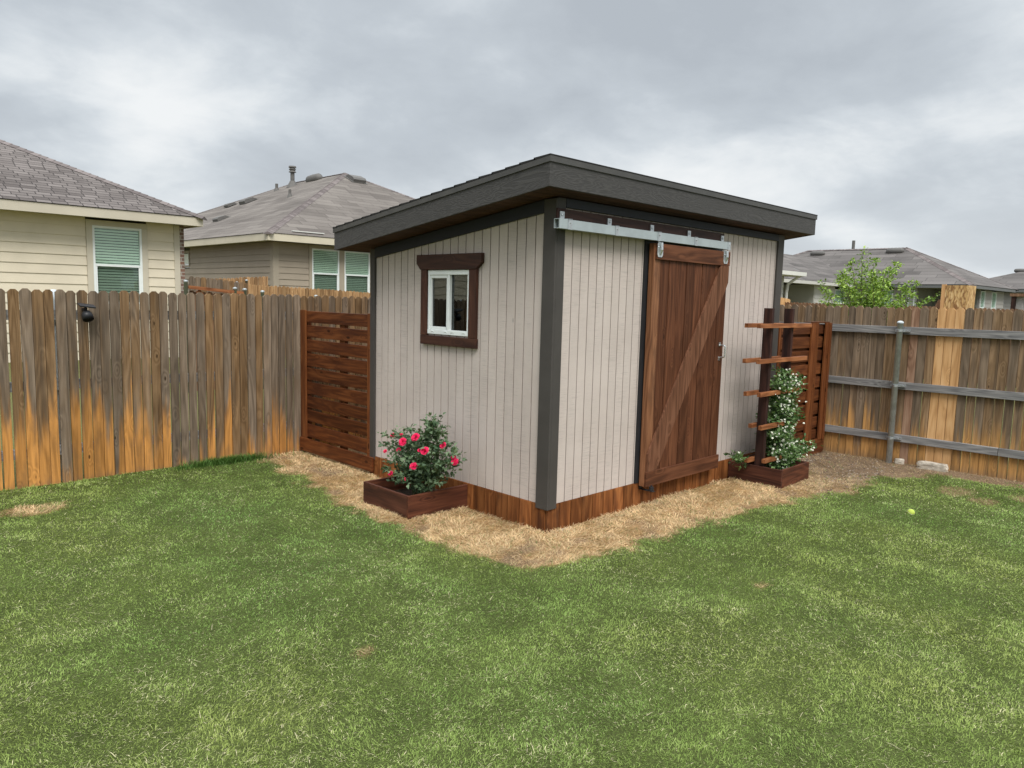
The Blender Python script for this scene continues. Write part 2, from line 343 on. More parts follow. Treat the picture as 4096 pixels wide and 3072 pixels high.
def brick_mat():
    m, g = new_mat('brown brick'); ob = g.n('TexCoord').outputs['Object']
    xx, yy, zz = g.sep(ob)[:3]
    bt = g.n('TexBrick', {'Vector': g.n('CombineXYZ', {0: xx, 1: zz, 2: 0.}).outputs[0], 'Color1': (.22, .12, .085, 1), 'Color2': (.15, .10, .085, 1), 'Mortar': (.35, .32, .28, 1), 'Scale': 1., 'Mortar Size': .01, 'Brick Width': .2, 'Row Height': .075})
    finish(g, bt.outputs[0], .9); return m
M['brick'] = brick_mat()
def osb_mat():
    m, g = new_mat('strand board'); ob = g.n('TexCoord').outputs['Object']
    a = g.n('TexVoronoi', {'Vector': g.vm('MULTIPLY', g.vm('ADD', ob, g.vm('MULTIPLY', g.n('TexNoise', {'Vector': ob, 'Scale': 9.}).outputs[1], (.06, .06, .06))), (60., 60., 13.)), 'Scale': 1.})
    c = g.ramp(g.sep(a.outputs['Color'])[0], [(0., (.36, .20, .075)), (.5, (.56, .36, .15)), (1., (.68, .48, .24))])
    c = g.mix(g.step(a.outputs['Distance'], .45, .8), c, (.25, .13, .05))
    finish(g, c, .75, a.outputs['Distance'], .2); return m
M['osb'] = osb_mat()
M['leaf'] = vcol('leaf blades', .5, .22, .35)
M['grass'] = vcol('grass blades', .6, .25, .2)
M['petal'] = vcol('petals', .55, .15, .2)
M['bark'] = plain('bark', (.10, .075, .05), .9, nscale=30., namt=.3, bstr=.5)
M['stem'] = plain('green stem', (.09, .10, .04), .7)

# ------------------------------------------------------------------ ground
STRAW = [(-.56, 3.95), (-.585, 3.82), (-.622, 3.234), (-.668, 2.4), (-.80, 1.65), (-.84, 1.175), (-.80, .814), (-.80, .29), (-.82, -.185), (-.76, -.49), (-.556, -.617), (-.275, -.601), (.084, -.702), (.541, -.716), (1.196, -.763), (1.957, -.818), (2.757, -.93),
         (3.20, -1.12), (3.62, -1.08), (4.05, -.98), (4.28, -1.12), (4.50, -1.36), (4.78, -1.42), (4.80, -1.85), (4.95, -2.2), (5.0, -2.6), (5.3, -2.7), (5.4, 3.95)]
def inside_dist(x, y, poly):
    x = np.asarray(x); y = np.asarray(y); ins = np.zeros(x.shape, bool); d2 = np.full(x.shape, 1e9); n = len(poly)
    for i in range(n):
        x0, y0 = poly[i]; x1, y1 = poly[(i+1) % n]
        c = ((y0 > y) != (y1 > y)) & (x < (x1-x0)*(y-y0)/((y1-y0) if y1 != y0 else 1e-9)+x0); ins ^= c
        L2 = (x1-x0)**2+(y1-y0)**2; t = np.clip(((x-x0)*(x1-x0)+(y-y0)*(y1-y0))/L2, 0, 1)
        d2 = np.minimum(d2, (x-x0-t*(x1-x0))**2+(y-y0-t*(y1-y0))**2)
    return np.where(ins, 1, -1)*np.sqrt(d2)
PATCHES = [(-2.86, 3.02, .30, .16), (4.1, -1.80, .28, .18), (3.85, -2.1, .22, .12), (4.35, -2.35, .2, .15), (-2.2, -.77, .07, .05), (.2, -1.7, .06, .05)]
def straw(x, y):
    d = inside_dist(x, y, STRAW)+(fbm(x, y, 6., 5)-.5)*.30+(vnoise(x, y, 28., 9)-.5)*.06
    s = 1/(1+np.exp(-np.clip(d/.022, -40, 40)))
    for i, (px, py, a, b) in enumerate(PATCHES):
        q = ((x-px)/a)**2+((y-py)/b)**2+(fbm(x, y, 12., 20+i)-.5)*2.
        s = np.maximum(s, np.clip(1.15-q, 0, 1)*(.9, .5, .5, .5, .45, .45)[i])
    return np.clip(s, 0, 1)
def gz(x, y):
    x = np.asarray(x, float); y = np.asarray(y, float)
    z = (fbm(x, y, 1.2, 40)-.5)*.035
    z = z-.02*np.clip((x-3.5)/1.5, 0, 1)+.015*np.clip((y-1)/2, 0, 1)*(x < 1)
    st = straw(x, y); z = z-.008*st
    sh = (x > -.05) & (x < 3.8) & (y > -.05) & (y < 2.5); z = np.where(sh, -.06, z)
    rise = np.clip((y-4.2)/8., 0, 1); rise = rise*rise*(3-2*rise); z = z+rise*(.40+.22*np.clip((x-2.5)/3.5, 0, 1))*(x < 40)
    return z
ga = np.concatenate([[-400, -200, -100, -60, -40, -30, -20, -14, -10, -8], np.arange(-7, 5.8, .05), [6, 6.5, 7, 8, 9, 10, 12, 15, 20, 28, 40, 60, 100, 200, 400]])
gb = np.concatenate([[-400, -200, -100, -50, -25, -15, -10, -7], np.arange(-5.5, 4.2, .05), [4.5, 5, 5.5, 6, 7, 8, 9, 10, 11, 12, 14, 17, 22, 30, 45, 70, 120, 200, 400]])
X_, Y_ = np.meshgrid(ga, gb, indexing='ij'); Z_ = gz(X_, Y_)
V = np.stack([X_, Y_, Z_], -1).reshape(-1, 3); na, nb = len(ga), len(gb)
I = (np.arange(na-1)[:, None]*nb+np.arange(nb-1)[None]).ravel()
F = np.stack([I, I+nb, I+nb+1, I+1], 1)
s_ = straw(V[:, 0], V[:, 1])[:, None]; n_ = fbm(V[:, 0], V[:, 1], 5., 60)[:, None]
GRN = np.array([.072, .09, .027]); DRY = np.array([.34, .215, .105]); DIRT = np.array([.16, .115, .08])
dirtm = np.clip((fbm(V[:, 0], V[:, 1], 3., 66)-.60)*8, 0, 1)[:, None]*s_*.7
near_f = np.clip((V[:, 0:1]-2.5)/1.4, 0, 1)*s_; dirtm = np.maximum(dirtm, near_f*.85)
colr = (GRN*(.7+.6*n_))*(1-s_)+(DRY*(.7+.6*n_))*s_; colr = colr*(1-dirtm)+DIRT*(.6+.8*n_)*dirtm
out_ = (V[:, 1] > 4.0) | (V[:, 0] > 5.5) | (V[:, 0] < -6.9); colr[out_] = np.array([.13, .13, .05])
mg, g = new_mat('soil and thatch'); rc, rv = g.attr(); ob = g.n('TexCoord').outputs['Object']
nn = g.noise(ob, 90., 5., .7); c = g.mix(1., rc, g.ramp(nn, [(.3, .45), (.7, 1.7)]), 'MULTIPLY')
finish(g, c, .95, nn, .8, .02, spec=.1)
gnd = arr_obj('ground', V, F, colr, mg, smooth=True); gnd['kind'] = 'structure'

# ------------------------------------------------------------------ grass
def blades(P, L, Wd, tilt, az, col, curve=.5):
    """one bent blade of five vertices at every point"""
    n = len(P); dx = np.cos(az); dy = np.sin(az)
    d = np.stack([dx*np.sin(tilt), dy*np.sin(tilt), np.cos(tilt)], 1)
    t2 = np.minimum(tilt+curve, 1.62); d2 = np.stack([dx*np.sin(t2), dy*np.sin(t2), np.cos(t2)], 1)
    a2 = az+np.pi/2+RS.normal(0, .5, n); sd_ = np.stack([np.cos(a2), np.sin(a2), np.zeros(n)], 1)*(Wd/2)[:, None]
    m_ = P+d*(L*.55)[:, None]; t_ = m_+d2*(L*.45)[:, None]
    V = np.stack([P-sd_, P+sd_, m_+sd_*.8, m_-sd_*.8, t_], 1).reshape(-1, 3)
    b = np.arange(n)*5
    F = np.concatenate([np.stack([b, b+1, b+2], 1), np.stack([b, b+2, b+3], 1), np.stack([b+3, b+2, b+4], 1)])
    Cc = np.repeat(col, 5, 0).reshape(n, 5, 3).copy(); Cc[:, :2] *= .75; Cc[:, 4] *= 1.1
    return V, F, Cc.reshape(-1, 3)
def scatter(n, rmin, rmax, a0, a1):
    r_ = np.sqrt(RS.rand(n)*(rmax**2-rmin**2)+rmin**2); a = a0+(a1-a0)*RS.rand(n)
    return CAM[0]+r_*np.cos(a), CAM[1]+r_*np.sin(a)
parts_g, parts_d = [], []
for rmin, rmax, dens, wd in ((2.2, 3.6, 24000, .0024), (3.6, 5.2, 17000, .0029), (5.2, 7.5, 11500, .0038), (7.5, 11.5, 7500, .0052)):
    a0, a1 = R(45-45), R(45+45); n = int(dens*(rmax**2-rmin**2)/2*(a1-a0))
    x, y = scatter(n, rmin, rmax, a0, a1)
    k = (x < 5.19) & (y < 3.78) & ~((x > -.01) & (y > -.01) & (x < 5.2) & (y < 3.8)) & ~((x > -.65) & (x < 0) & (y > .92) & (y < 1.57)) & ~((x > 2.77) & (x < 3.4) & (y > -.6) & (y < 0))
    x, y = x[k], y[k]; s = straw(x, y); n = len(x)
    isd = RS.rand(n) < s
    cl_ = fbm(x, y, 2.6, 70); fine_ = fbm(x, y, 14., 74); lush = fbm(x, y, 1.1, 78)
    z = gz(x, y)-.004
    P = np.stack([x, y, z], 1)
    # green
    q = ~isd; m_ = q.sum()
    u = RS.rand(m_); w_ = cl_[q]; f_ = fine_[q]; l_ = lush[q]
    c_dark = np.array([.148, .232, .044]); c_mid = np.array([.268, .378, .092]); c_lite = np.array([.365, .475, .150]); c_dry = np.array([.70, .66, .40])
    hf_ = fbm(x[q], y[q], 38., 90, 2); t = np.clip(.08+u*.78+(w_-.5)*.3+(f_-.5)*.45+(hf_-.5)*.75, 0, 1)[:, None]
    col = np.where(t < .5, c_dark+(c_mid-c_dark)*t*2, c_mid+(c_lite-c_mid)*(t-.5)*2)
    col = col*(1+np.stack([(l_-.5)*.7, (l_-.5)*.2, (l_-.5)*.4], 1))
    pd = np.clip(.06+(f_-.5)*.35+(w_-.5)*.25+(hf_-.5)*.2, .02, .35)+.12*(fbm(x[q], y[q], 2.1, 95)*.6+hf_*.4 > .62)
    dr = RS.rand(m_) < pd; col[dr] = c_dry*(.6+.6*RS.rand(dr.sum()))[:, None]
    L = (.013+.013*RS.rand(m_))*(.8+.4*l_)*(.40+.5*f_+.75*hf_); L[dr] *= 1.15
    fencek = np.exp(-np.maximum(3.78-P[q][:, 1], 0)/.12); L *= 1+fencek*(.5+vnoise(P[q][:, 0], P[q][:, 1], 4., 3)*1.2)
    til = .25+1.05*RS.rand(m_)**.8; til[dr] = .9+.6*RS.rand(dr.sum())
    flow = fbm(x[q], y[q], 3., 80)*9.; az = flow+RS.normal(0, 1.3, m_)
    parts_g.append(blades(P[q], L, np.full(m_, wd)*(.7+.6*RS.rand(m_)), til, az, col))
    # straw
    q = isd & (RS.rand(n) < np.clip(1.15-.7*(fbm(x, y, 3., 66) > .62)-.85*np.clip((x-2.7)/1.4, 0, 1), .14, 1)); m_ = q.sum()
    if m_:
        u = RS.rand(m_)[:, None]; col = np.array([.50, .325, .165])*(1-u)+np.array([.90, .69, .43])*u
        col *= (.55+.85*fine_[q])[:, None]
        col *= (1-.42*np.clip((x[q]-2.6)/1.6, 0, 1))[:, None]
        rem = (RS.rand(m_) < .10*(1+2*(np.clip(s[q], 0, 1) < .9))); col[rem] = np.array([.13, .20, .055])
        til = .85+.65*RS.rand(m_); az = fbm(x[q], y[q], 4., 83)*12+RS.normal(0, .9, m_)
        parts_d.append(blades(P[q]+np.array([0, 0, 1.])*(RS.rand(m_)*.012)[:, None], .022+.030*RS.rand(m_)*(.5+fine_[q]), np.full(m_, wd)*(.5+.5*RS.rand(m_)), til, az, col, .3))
def join(parts):
    Vs, Fs, Cs, o = [], [], [], 0
    for V, F, Cc in parts: Vs.append(V); Fs.append(F+o); Cs.append(Cc); o += len(V)
    return np.concatenate(Vs), np.concatenate(Fs), np.concatenate(Cs)
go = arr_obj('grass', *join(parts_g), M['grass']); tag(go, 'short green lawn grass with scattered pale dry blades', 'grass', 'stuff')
# longer uncut runners lying over the lawn
x, y = scatter(700, 2.3, 7.0, R(2), R(88)); k = (x < 5.1) & (y < 3.7) & (straw(x, y) < .2) & (fbm(x, y, 2.6, 70) > .47); x, y = x[k], y[k]; n = len(x)
u = RS.rand(n)[:, None]
V1 = blades(np.stack([x, y, gz(x, y)+.014], 1), .03+.05*RS.rand(n), np.full(n, .0022)+.001*RS.rand(n), 1.25+.25*RS.rand(n), RS.rand(n)*6.28, np.array([.66, .60, .38])*(.6+.6*u), .25)
dg = arr_obj('dry_grass', *join(parts_d+[V1]), M['grass']); tag(dg, 'dead straw-coloured grass strip around the shed', 'dry grass', 'stuff')
# pebbles and mulch crumbs
def crumbs(name, spots, size, cols, label, seed):
    rs = np.random.RandomState(seed); mb = MB()
    for (cx_, cy_, ax_, ay_, n) in spots:
        for _ in range(n):
            px = cx_+rs.normal()*ax_; py = cy_+rs.normal()*ay_
            if (px > -.0 and py > .0) or px > 5.18: continue
            s1 = size*(.4+rs.rand()); h = s1*.5; z0 = float(gz(px, py))-.003
            a = rs.rand()*6.28; c = cols[rs.randint(len(cols))]; k = .7+.6*rs.rand()
            pts = [(px+s1*(.7+.5*rs.rand())*math.cos(a+i*1.257), py+s1*(.7+.5*rs.rand())*math.sin(a+i*1.257), z0) for i in range(5)]
            top = [(px+(q[0]-px)*.6, py+(q[1]-py)*.6, z0+h*(.8+.4*rs.rand())) for q in pts]
            mb.add(pts+top, [(5, 6, 7, 8, 9)]+[(i, (i+1) % 5, 5+(i+1) % 5, 5+i) for i in range(5)], tuple(k*q for q in c))
    o = mb.build(name, M['stonecol']); tag(o, label, name.replace('_', ' '), 'stuff'); return o
M['stonecol'] = vcol('crumb colours', .9)
crumbs('gravel', [(.13, -.06, .06, .03, 500), (.95, -.07, .22, .035, 330), (3.5, -.75, .5, .12, 200), (1.6, -.25, .8, .12, 150)], .006, [(.62, .56, .48), (.5, .45, .38), (.42, .36, .3)], 'small pale gravel spilled beside the shed skirting', 3)
crumbs('mulch', [(4.35, -.12, .45, .10, 900), (4.4, -.7, .5, .25, 700), (3.9, -.9, .5, .12, 300)], .011, [(.13, .09, .065), (.2, .15, .11), (.32, .27, .22), (.07, .055, .045)], 'dark crumbly soil in front of the brown slat screen', 4)

# ------------------------------------------------------------------ shed
SB = .19
k_s = .1304
def soff(y): return 2.583-k_s*(y+.2)
def rtop(y): return 2.790-k_s*(y+.2)
shed = thing('garden_shed', (0, 0, 0), 'pale grooved garden shed with charcoal trim and slanted roof', 'shed')
# grooved planks
WY0, WY1, WZ0, WZ1 = .945, 1.505, 1.47, 2.02       # window opening
def plank_wall(name, face, length, holes):
    mb = MB(); p = .1016; n = int(length/p)+1
    for i in range(n):
        a = i*p+.0052; b = min((i+1)*p-.0052, length)
        if b-a < .01: continue
        seg = [(SB, None)]
        hs = [h for h in holes if a < h[1] and b > h[0]]
        rn = (random.random(), random.random(), random.random())
        lo = SB
        for h in hs:
            fb(mb, face, 0, a, b, -.012, 0, lo, h[2], rn); lo = h[3]
        if face == 'F': fb(mb, face, 0, a, b, -.012, 0, lo, 2.54, rn)
        else:
            za, zb = soff(a)-.02, soff(b)-.02
            mb.hexa([(0, a, lo), (.012, a, lo), (.012, b, lo), (0, b, lo), (0, a, za), (.012, a, za), (.012, b, zb), (0, b, zb)], rn)
    return mb.build(name, M['siding'], shed)
wl = plank_wall('wall', 'L', 2.40, [(WY0, WY1, WZ0, WZ1)])
wf = plank_wall('wall', 'F', 3.69, [(1.22, 2.38, SB, 2.33)])
# groove backing boards
M['groove'] = plain('groove shade paint', (.045, .042, .04), .9)
mb = MB()
mb.hexa([(.0125, 0.013, SB), (.03, 0.013, SB), (.03, WY0, SB), (.0125, WY0, SB), (.0125, 0.013, soff(0)-.03), (.03, 0.013, soff(0)-.03), (.03, WY0, soff(WY0)-.03), (.0125, WY0, soff(WY0)-.03)])
mb.hexa([(.0125, WY1, SB), (.03, WY1, SB), (.03, 2.4, SB), (.0125, 2.4, SB), (.0125, WY1, soff(WY1)-.03), (.03, WY1, soff(WY1)-.03), (.03, 2.4, soff(2.4)-.03), (.0125, 2.4, soff(2.4)-.03)])
mb.box(.0125, .03, WY0, WY1, SB, WZ0)
mb.hexa([(.0125, WY0, WZ1), (.03, WY0, WZ1), (.03, WY1, WZ1), (.0125, WY1, WZ1), (.0125, WY0, soff(WY0)-.03), (.03, WY0, soff(WY0)-.03), (.03, WY1, soff(WY1)-.03), (.0125, WY1, soff(WY1)-.03)])
mb.box(.03, 1.22, .0125, .03, SB, 2.53); mb.box(2.38, 3.67, .0125, .03, SB, 2.53); mb.box(1.22, 2.38, .0125, .03, 2.33, 2.53)
mb.build('wall_backing', M['groove'], shed)
# far side walls and floor
mb = MB(); mb.box(0.03, 3.69, 2.38, 2.41, SB, 2.2); mb.build('wall', M['siding'], shed); mb = MB(); mb.box(3.66, 3.69, .03, 2.38, SB, 2.2)
mb.hexa([(3.66, .03, 2.2), (3.69, .03, 2.2), (3.69, 2.38, 2.2), (3.66, 2.38, 2.2), (3.66, .03, soff(.03)-.01), (3.69, .03, soff(.03)-.01), (3.69, 2.38, soff(2.38)-.01), (3.66, 2.38, soff(2.38)-.01)])
mb.build('wall', M['siding'], shed)
MB().box(.03, 3.66, .03, 2.38, SB-.05, SB).build('floor_deck', M['dark'], shed)
# corner trims
mb = MB(); mb.box(-.022, .0, -.022, .105, .157, soff(.1)-.0); mb.box(0.0, .088, -.022, .0, .157, soff(0)-.005)
mb.build('corner_trim', M['charcoal'], shed, bevel=.004)
mb = MB(); mb.box(-.022, .0, 2.335, 2.41, .157, soff(2.41)-.005); mb.build('corner_trim', M['charcoal'], shed, bevel=.003)
mb = MB(); mb.box(3.575, 3.71, -.022, 0, .157, soff(0)-.005); mb.box(3.69, 3.71, 0, .09, .157, soff(.09)-.005); mb.build('corner_trim', M['charcoal'], shed, bevel=.003)
# frieze boards
mb = MB(); mb.box(.090, 3.573, -.024, -.001, 2.485, soff(0)-.004); mb.build('frieze_board', M['frieze_shade'], shed, bevel=.003)
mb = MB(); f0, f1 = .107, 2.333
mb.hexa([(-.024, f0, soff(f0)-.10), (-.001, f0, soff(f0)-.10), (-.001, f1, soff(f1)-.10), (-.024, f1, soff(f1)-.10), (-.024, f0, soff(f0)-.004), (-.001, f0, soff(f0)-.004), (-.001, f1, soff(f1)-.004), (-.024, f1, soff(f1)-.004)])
mb.build('frieze_board', M['frieze_shade'], shed, bevel=.003)
# roof: fascia boards, drip edge, soffit, shingles
XA, XB, YA, YB = -.30, 4.06, -.20, 2.61
def sloped(mb, x0, x1, y0, y1, dz0, dz1, rnd=None):
    b = lambda y_: rtop(y_)
    return mb.hexa([(x0, y0, b(y0)+dz0), (x1, y0, b(y0)+dz0), (x1, y1, b(y1)+dz0), (x0, y1, b(y1)+dz0), (x0, y0, b(y0)+dz1), (x1, y0, b(y0)+dz1), (x1, y1, b(y1)+dz1), (x0, y1, b(y1)+dz1)], rnd)
mb = MB(); sloped(mb, XA+.02, XB-.02, YA+.02, YB-.02, -.045, -.008); roof = mb.build('roof', M['shed_shingle'], shed)
mb = MB()
for i in range(20):      # overlapping shingle courses, each butt standing proud
    y0 = YA-.012+i*.145; y1 = min(y0+.16, YB+.012)
    if y0 > YB: break
    b = rtop
    mb.hexa([(XA-.012, y0, b(y0)+.0), (XB+.012, y0, b(y0)+.0), (XB+.012, y1, b(y1)+.0), (XA-.012, y1, b(y1)+.0), (XA-.012, y0, b(y0)+.008), (XB+.012, y0, b(y0)+.008), (XB+.012, y1, b(y1)+.016), (XA-.012, y1, b(y1)+.016)])
mb.build('shingle_courses', M['shed_shingle'], roof)
mb = MB()
mb.hexa([(XA, YA, 2.583), (XB, YA, 2.583), (XB, YA+.02, 2.580), (XA, YA+.02, 2.580), (XA, YA, 2.765), (XB, YA, 2.765), (XB, YA+.02, 2.765), (XA, YA+.02, 2.765)])
mb.build('fascia_board', M['emboss'], roof)
for x0 in (XA, XB-.02):
    mb = MB(); sloped(mb, x0, x0+.02, YA+.021, YB, -.207, -.03); mb.build('fascia_board', M['emboss'], roof)
mb = MB(); sloped(mb, XA+.021, XB-.021, YB-.02, YB, -.207, -.03); mb.build('fascia_board', M['emboss'], roof)
mb = MB(); sloped(mb, XA-.010, XB+.010, YA-.010, YA-.001, -.042, -.002); sloped(mb, XA-.010, XA-.001, YA-.001, YB+.01, -.042, -.002); sloped(mb, XB+.001, XB+.010, YA-.001, YB+.01, -.042, -.002)
mb.build('drip_edge', M['metal_edge'], roof)
mb = MB()
yy = YA+.022
while yy < YB-.03:
    y1 = min(yy+.088, YB-.022)
    for xa, xb in ((XA+.022, XB-.022),): sloped(mb, xa, xb, yy, y1-.003, -.205, -.195)
    yy += .088
mb.build('soffit_board', M['soffit'], roof)
# skirting pickets
mb = MB(); u = 0.
while u < 3.69: w_ = .138; mb.box(u+.003, min(u+w_-.004, 3.69), -.008-random.random()*.003, .012, -.045, SB-.002); u += .1402
mb.build('skirting', M['skirt'], shed)
mb = MB(); u = .013
while u < 2.41: w_ = .138; mb.box(-.008-random.random()*.003, .012, u+.003, min(u+w_-.004, 2.41), -.045, SB-.002); u += .1402
mb.build('skirting', M['skirt'], shed)
# window
win = MB()
for a in ((WY0, WY1, 1.985, 2.025), (WY0, WY1, 1.462, 1.505)): fb(win, 'L', 0, a[0], a[1], -.02, .018, a[2], a[3])
for a in ((WY0, .972), (1.478, WY1), (1.205, 1.232)): fb(win, 'L', 0, a[0], a[1], -.02, .016, 1.505, 1.985)
win = win.build('window', M['white'], shed, bevel=.003)
mb = MB(); mb.prism([(-.001, 1.652, 2.163), (-.001, .779, 2.163), (-.001, .779, 2.085), (-.001, .845, 2.031), (-.001, 1.597, 2.031), (-.001, 1.652, 2.085)], (-.036, 0, 0)); mb.build('lintel_board', M['trim_y'], win, bevel=.003)
mb = MB(); fb(mb, 'L', 0, 1.510, 1.594, .001, .030, 1.448, 2.030); mb.build('trim_board', M['trim_z'], win, bevel=.003)
mb = MB(); fb(mb, 'L', 0, .845, .940, .001, .030, 1.448, 2.030); mb.build('trim_board', M['trim_z'], win, bevel=.003)
mb = MB(); fb(mb, 'L', 0, .838, 1.590, .001, .034, 1.366, 1.447); mb.build('sill_board', M['trim_y'], win, bevel=.003)
mb = MB()
for a in ((1.243, 1.478, 1.957, 1.984), (1.243, 1.478, 1.506, 1.530), (1.233, 1.252, 1.506, 1.984), (1.460, 1.477, 1.531, 1.956)): fb(mb, 'L', 0, a[0], a[1], -.012, .010, a[2], a[3])
mb.build('sash', M['white'], win, bevel=.002)
mb = MB(); mb.box(.006, .009, 1.252, 1.460, 1.530, 1.957); mb.build('pane', M['glass'], win)
mb = MB(); mb.box(.012, .015, .972, 1.205, 1.505, 1.985); mb.build('pane', M['glass'], win)
mb = MB(); mb.beam((.022, 1.292, 1.62), (.03, 1.305, 1.555), .008, .01); mb.beam((.022, 1.292, 1.62), (.022, 1.272, 1.585), .007, .008); mb.build('latch', M['white'], win)
for yy in (1.43, 1.25, 1.16, 1.01):
    mb = MB()
    fb(mb, 'L', 0, yy-.018, yy+.018, .018, .022, 1.487, 1.491); fb(mb, 'L', 0, yy-.018, yy-.013, .018, .022, 1.480, 1.487); fb(mb, 'L', 0, yy+.013, yy+.018, .018, .022, 1.480, 1.487); mb.build('weep_slot', M['white'], win)
# a few dim things inside the shed
mb = MB(); mb.box(1.2, 2.6, 2.0, 2.37, SB, 1.1); mb.box(.5, .52, 1.9, 2.3, 1.2, 1.9); mb.box(1., 3.4, 2.2, 2.37, 1.5, 1.53); mb.build('workbench', M['dark'], shed)
# door track
trk = MB(); T0, T1 = -.087, 2.383
trk.box(T0, T1, -.112, -.108, 2.315, 2.385); trk.box(T0, T1, -.108, -.06, 2.381, 2.385); trk.box(T0, T1, -.064, -.060, 2.315, 2.381); trk.box(T0, T1, -.108, -.092, 2.315, 2.319); trk.box(T0, T1, -.078, -.064, 2.315, 2.319)
trk = trk.build('door_track', M['track'], shed)
for xb in (.015, .585, 1.173, 1.755, 2.345):
    mb = MB(); mb.box(xb-.024, xb+.024, -.0505, -.041, 2.392, 2.447)
    mb.box(xb-.005, xb+.042, -.117, -.1125, 2.312, 2.389); mb.box(xb-.005, xb+.042, -.117, -.0415, 2.3855, 2.3905)
    mb.lathe((xb, -.0505, 2.422), [(.010, 0), (.010, .006), (.005, .009)], 8, (0, -1, 0)); mb.lathe((xb+.018, -.117, 2.362), [(.008, 0), (.007, .003), (.0, .005)], 8, (0, -1, 0))
    mb.build('bracket', M['galv'], trk)
MB().box(T0, T0+.02, -.118, -.112, 2.313, 2.387).build('end_cap', M['track'], trk)
mb = MB(); mb.box(-.03, 2.392, -.040, -.0245, 2.335, 2.470); mb.box(.090, 2.392, -.0245, 0, 2.335, 2.470); mb.build('header_board', M['trim_x'], shed, bevel=.003)
mb = MB(); mb.box(1.135, 1.222, -.016, -.0005, SB, 2.335); mb.box(2.38, 2.42, -.016, -.0005, SB, 2.335); mb.box(1.222, 2.38, -.016, .02, 2.27, 2.335); mb.build('door_jamb', M['black'], shed)
# sliding door
D0, D1, DZ0, DZ1 = 1.175, 2.412, .168, 2.296
door = MB(); ed = [D0+.004, 1.272, 1.412, 1.552, 1.694, 1.838, 1.963, 2.112, 2.262, D1]
for i in range(1, 9): door.box(ed[i]+.003, ed[i+1]-.003, -.082+(.003 if i % 2 else 0), -.045, DZ0+.01, DZ1-.01)
door = door.build('sliding_door', M['door'], shed, bevel=.0025)
mb = MB(); mb.box(D0, 1.272, -.082, -.028, DZ0, DZ1); mb.build('stile', M['door_edge'], door, bevel=.002)
mb = MB(); mb.box(D0+.012, D1+.004, -.103, -.083, 2.160, DZ1-.002); mb.build('rail', M['door_x'], door, bevel=.002)
mb = MB(); mb.box(D0+.004, D1+.004, -.103, -.083, DZ0, .301); mb.build('rail', M['door_x'], door, bevel=.002)
mb = MB(); mb.prism([(1.188, -.083, .3025), (1.335, -.083, .3025), (2.408, -.083, 2.0), (2.408, -.083, 2.1585), (2.262, -.083, 2.1585), (1.188, -.083, .46)], (0, -.019, 0))
M['brace'] = wood('stained brace', (.060, .027, .015), (.135, .060, .034), (.19, .09, .053), 'Z', .9, .6, .7, .08, .25, .2)
mb.build('brace', M['brace'], door, bevel=.002)
mb = MB(); mb.tube([(2.345, -.084, 1.395), (2.345, -.13, 1.392), (2.348, -.142, 1.385), (2.348, -.142, 1.285), (2.345, -.13, 1.278), (2.345, -.084, 1.275)], .0075, 8); mb.box(2.328, 2.362, -.087, -.082, 1.385, 1.422); mb.box(2.328, 2.362, -.087, -.082, 1.245, 1.282); mb.build('handle', M['zinc'], door, smooth=False)
for xb in (1.225, 2.325):
    mb = MB(); mb.prism([(xb-.04, -.103, 2.20), (xb-.028, -.103, 2.178), (xb+.028, -.103, 2.178), (xb+.04, -.103, 2.20), (xb+.04, -.103, 2.29), (xb+.022, -.103, 2.303), (xb-.022, -.103, 2.303), (xb-.04, -.103, 2.29)], (0, -.006, 0))
    mb.tube([(xb, -.112, 2.20), (xb, -.122, 2.24), (xb, -.118, 2.30)], [.008, .013, .013], 8); mb.tube([(xb, -.085, 2.30), (xb, -.085, 2.34)], .007, 8)
    for a, b in ((-.026, 2.262), (.026, 2.262), (0, 2.193)): mb.lathe((xb+a, -.109, b), [(.007, 0), (.007, .004), (.003, .007)], 7, (0, -1, 0))
    mb.build('hanger', M['zinc'], door, bevel=.001)
mb = MB(); mb.box(1.195, 1.235, -.024, -.017, .13, .22); mb.box(1.195, 1.235, -.165, -.017, .132, .137)
mb.lathe((1.215, -.137, .137), [(.022, 0), (.022, .035), (.008, .037), (.008, .05)], 14); mb.build('floor_guide', M['black'], shed)

# ------------------------------------------------------------------ fences
def picket(mb, face, pos, u0, u1, z0, z1, th=.016, rnd=None, ear=.027, lean=0.):
    c = min(ear, (u1-u0)*.3); a = [(u0, z0), (u1, z0), (u1+lean, z1-c), (u1-c+lean, z1), (u0+c+lean, z1), (u0+lean, z1-c)]
    off = (0, th, 0) if face == 'F' else (th, 0, 0)
    mb.prism([fp(face, pos, u_, 0, z_) for u_, z_ in a], off, rnd)
def pickets(face, pos, u0, u1, z0f, z1f, pitch=.0893, skip=None, gap=.004, seed=1, th=.016):
    mb = MB(); rs = random.Random(seed); u = u0
    while u < u1-.02:
        gp = gap*(.3+1.4*rs.random())
        if not (skip and skip(u)):
            picket(mb, face, pos+rs.uniform(-.003, .003), u, min(u+pitch-gp, u1), z0f(u), z1f(u)+rs.uniform(-.008, .008), th, (rs.random(), rs.random(), rs.random()), lean=rs.uniform(-.002, .002))
        u += pitch
    return mb
bf = thing('wooden_fence', (-4.5, 3.8, 0), 'weathered brown picket fence with orange-stained base behind the lawn', 'fence')
pickets('F', 3.8, -5.27, 5.2, lambda u: -.01, lambda u: 1.772, .0893, None, .0105, 3, .022).build('plank_panel', M['fence'], bf)
for z_ in (1.50, .87, .27):
    mb = MB(); mb.box(-5.27, 5.2, 3.818, 3.856, z_, z_+.088); mb.build('rail', M['rail_gray_x'], bf)
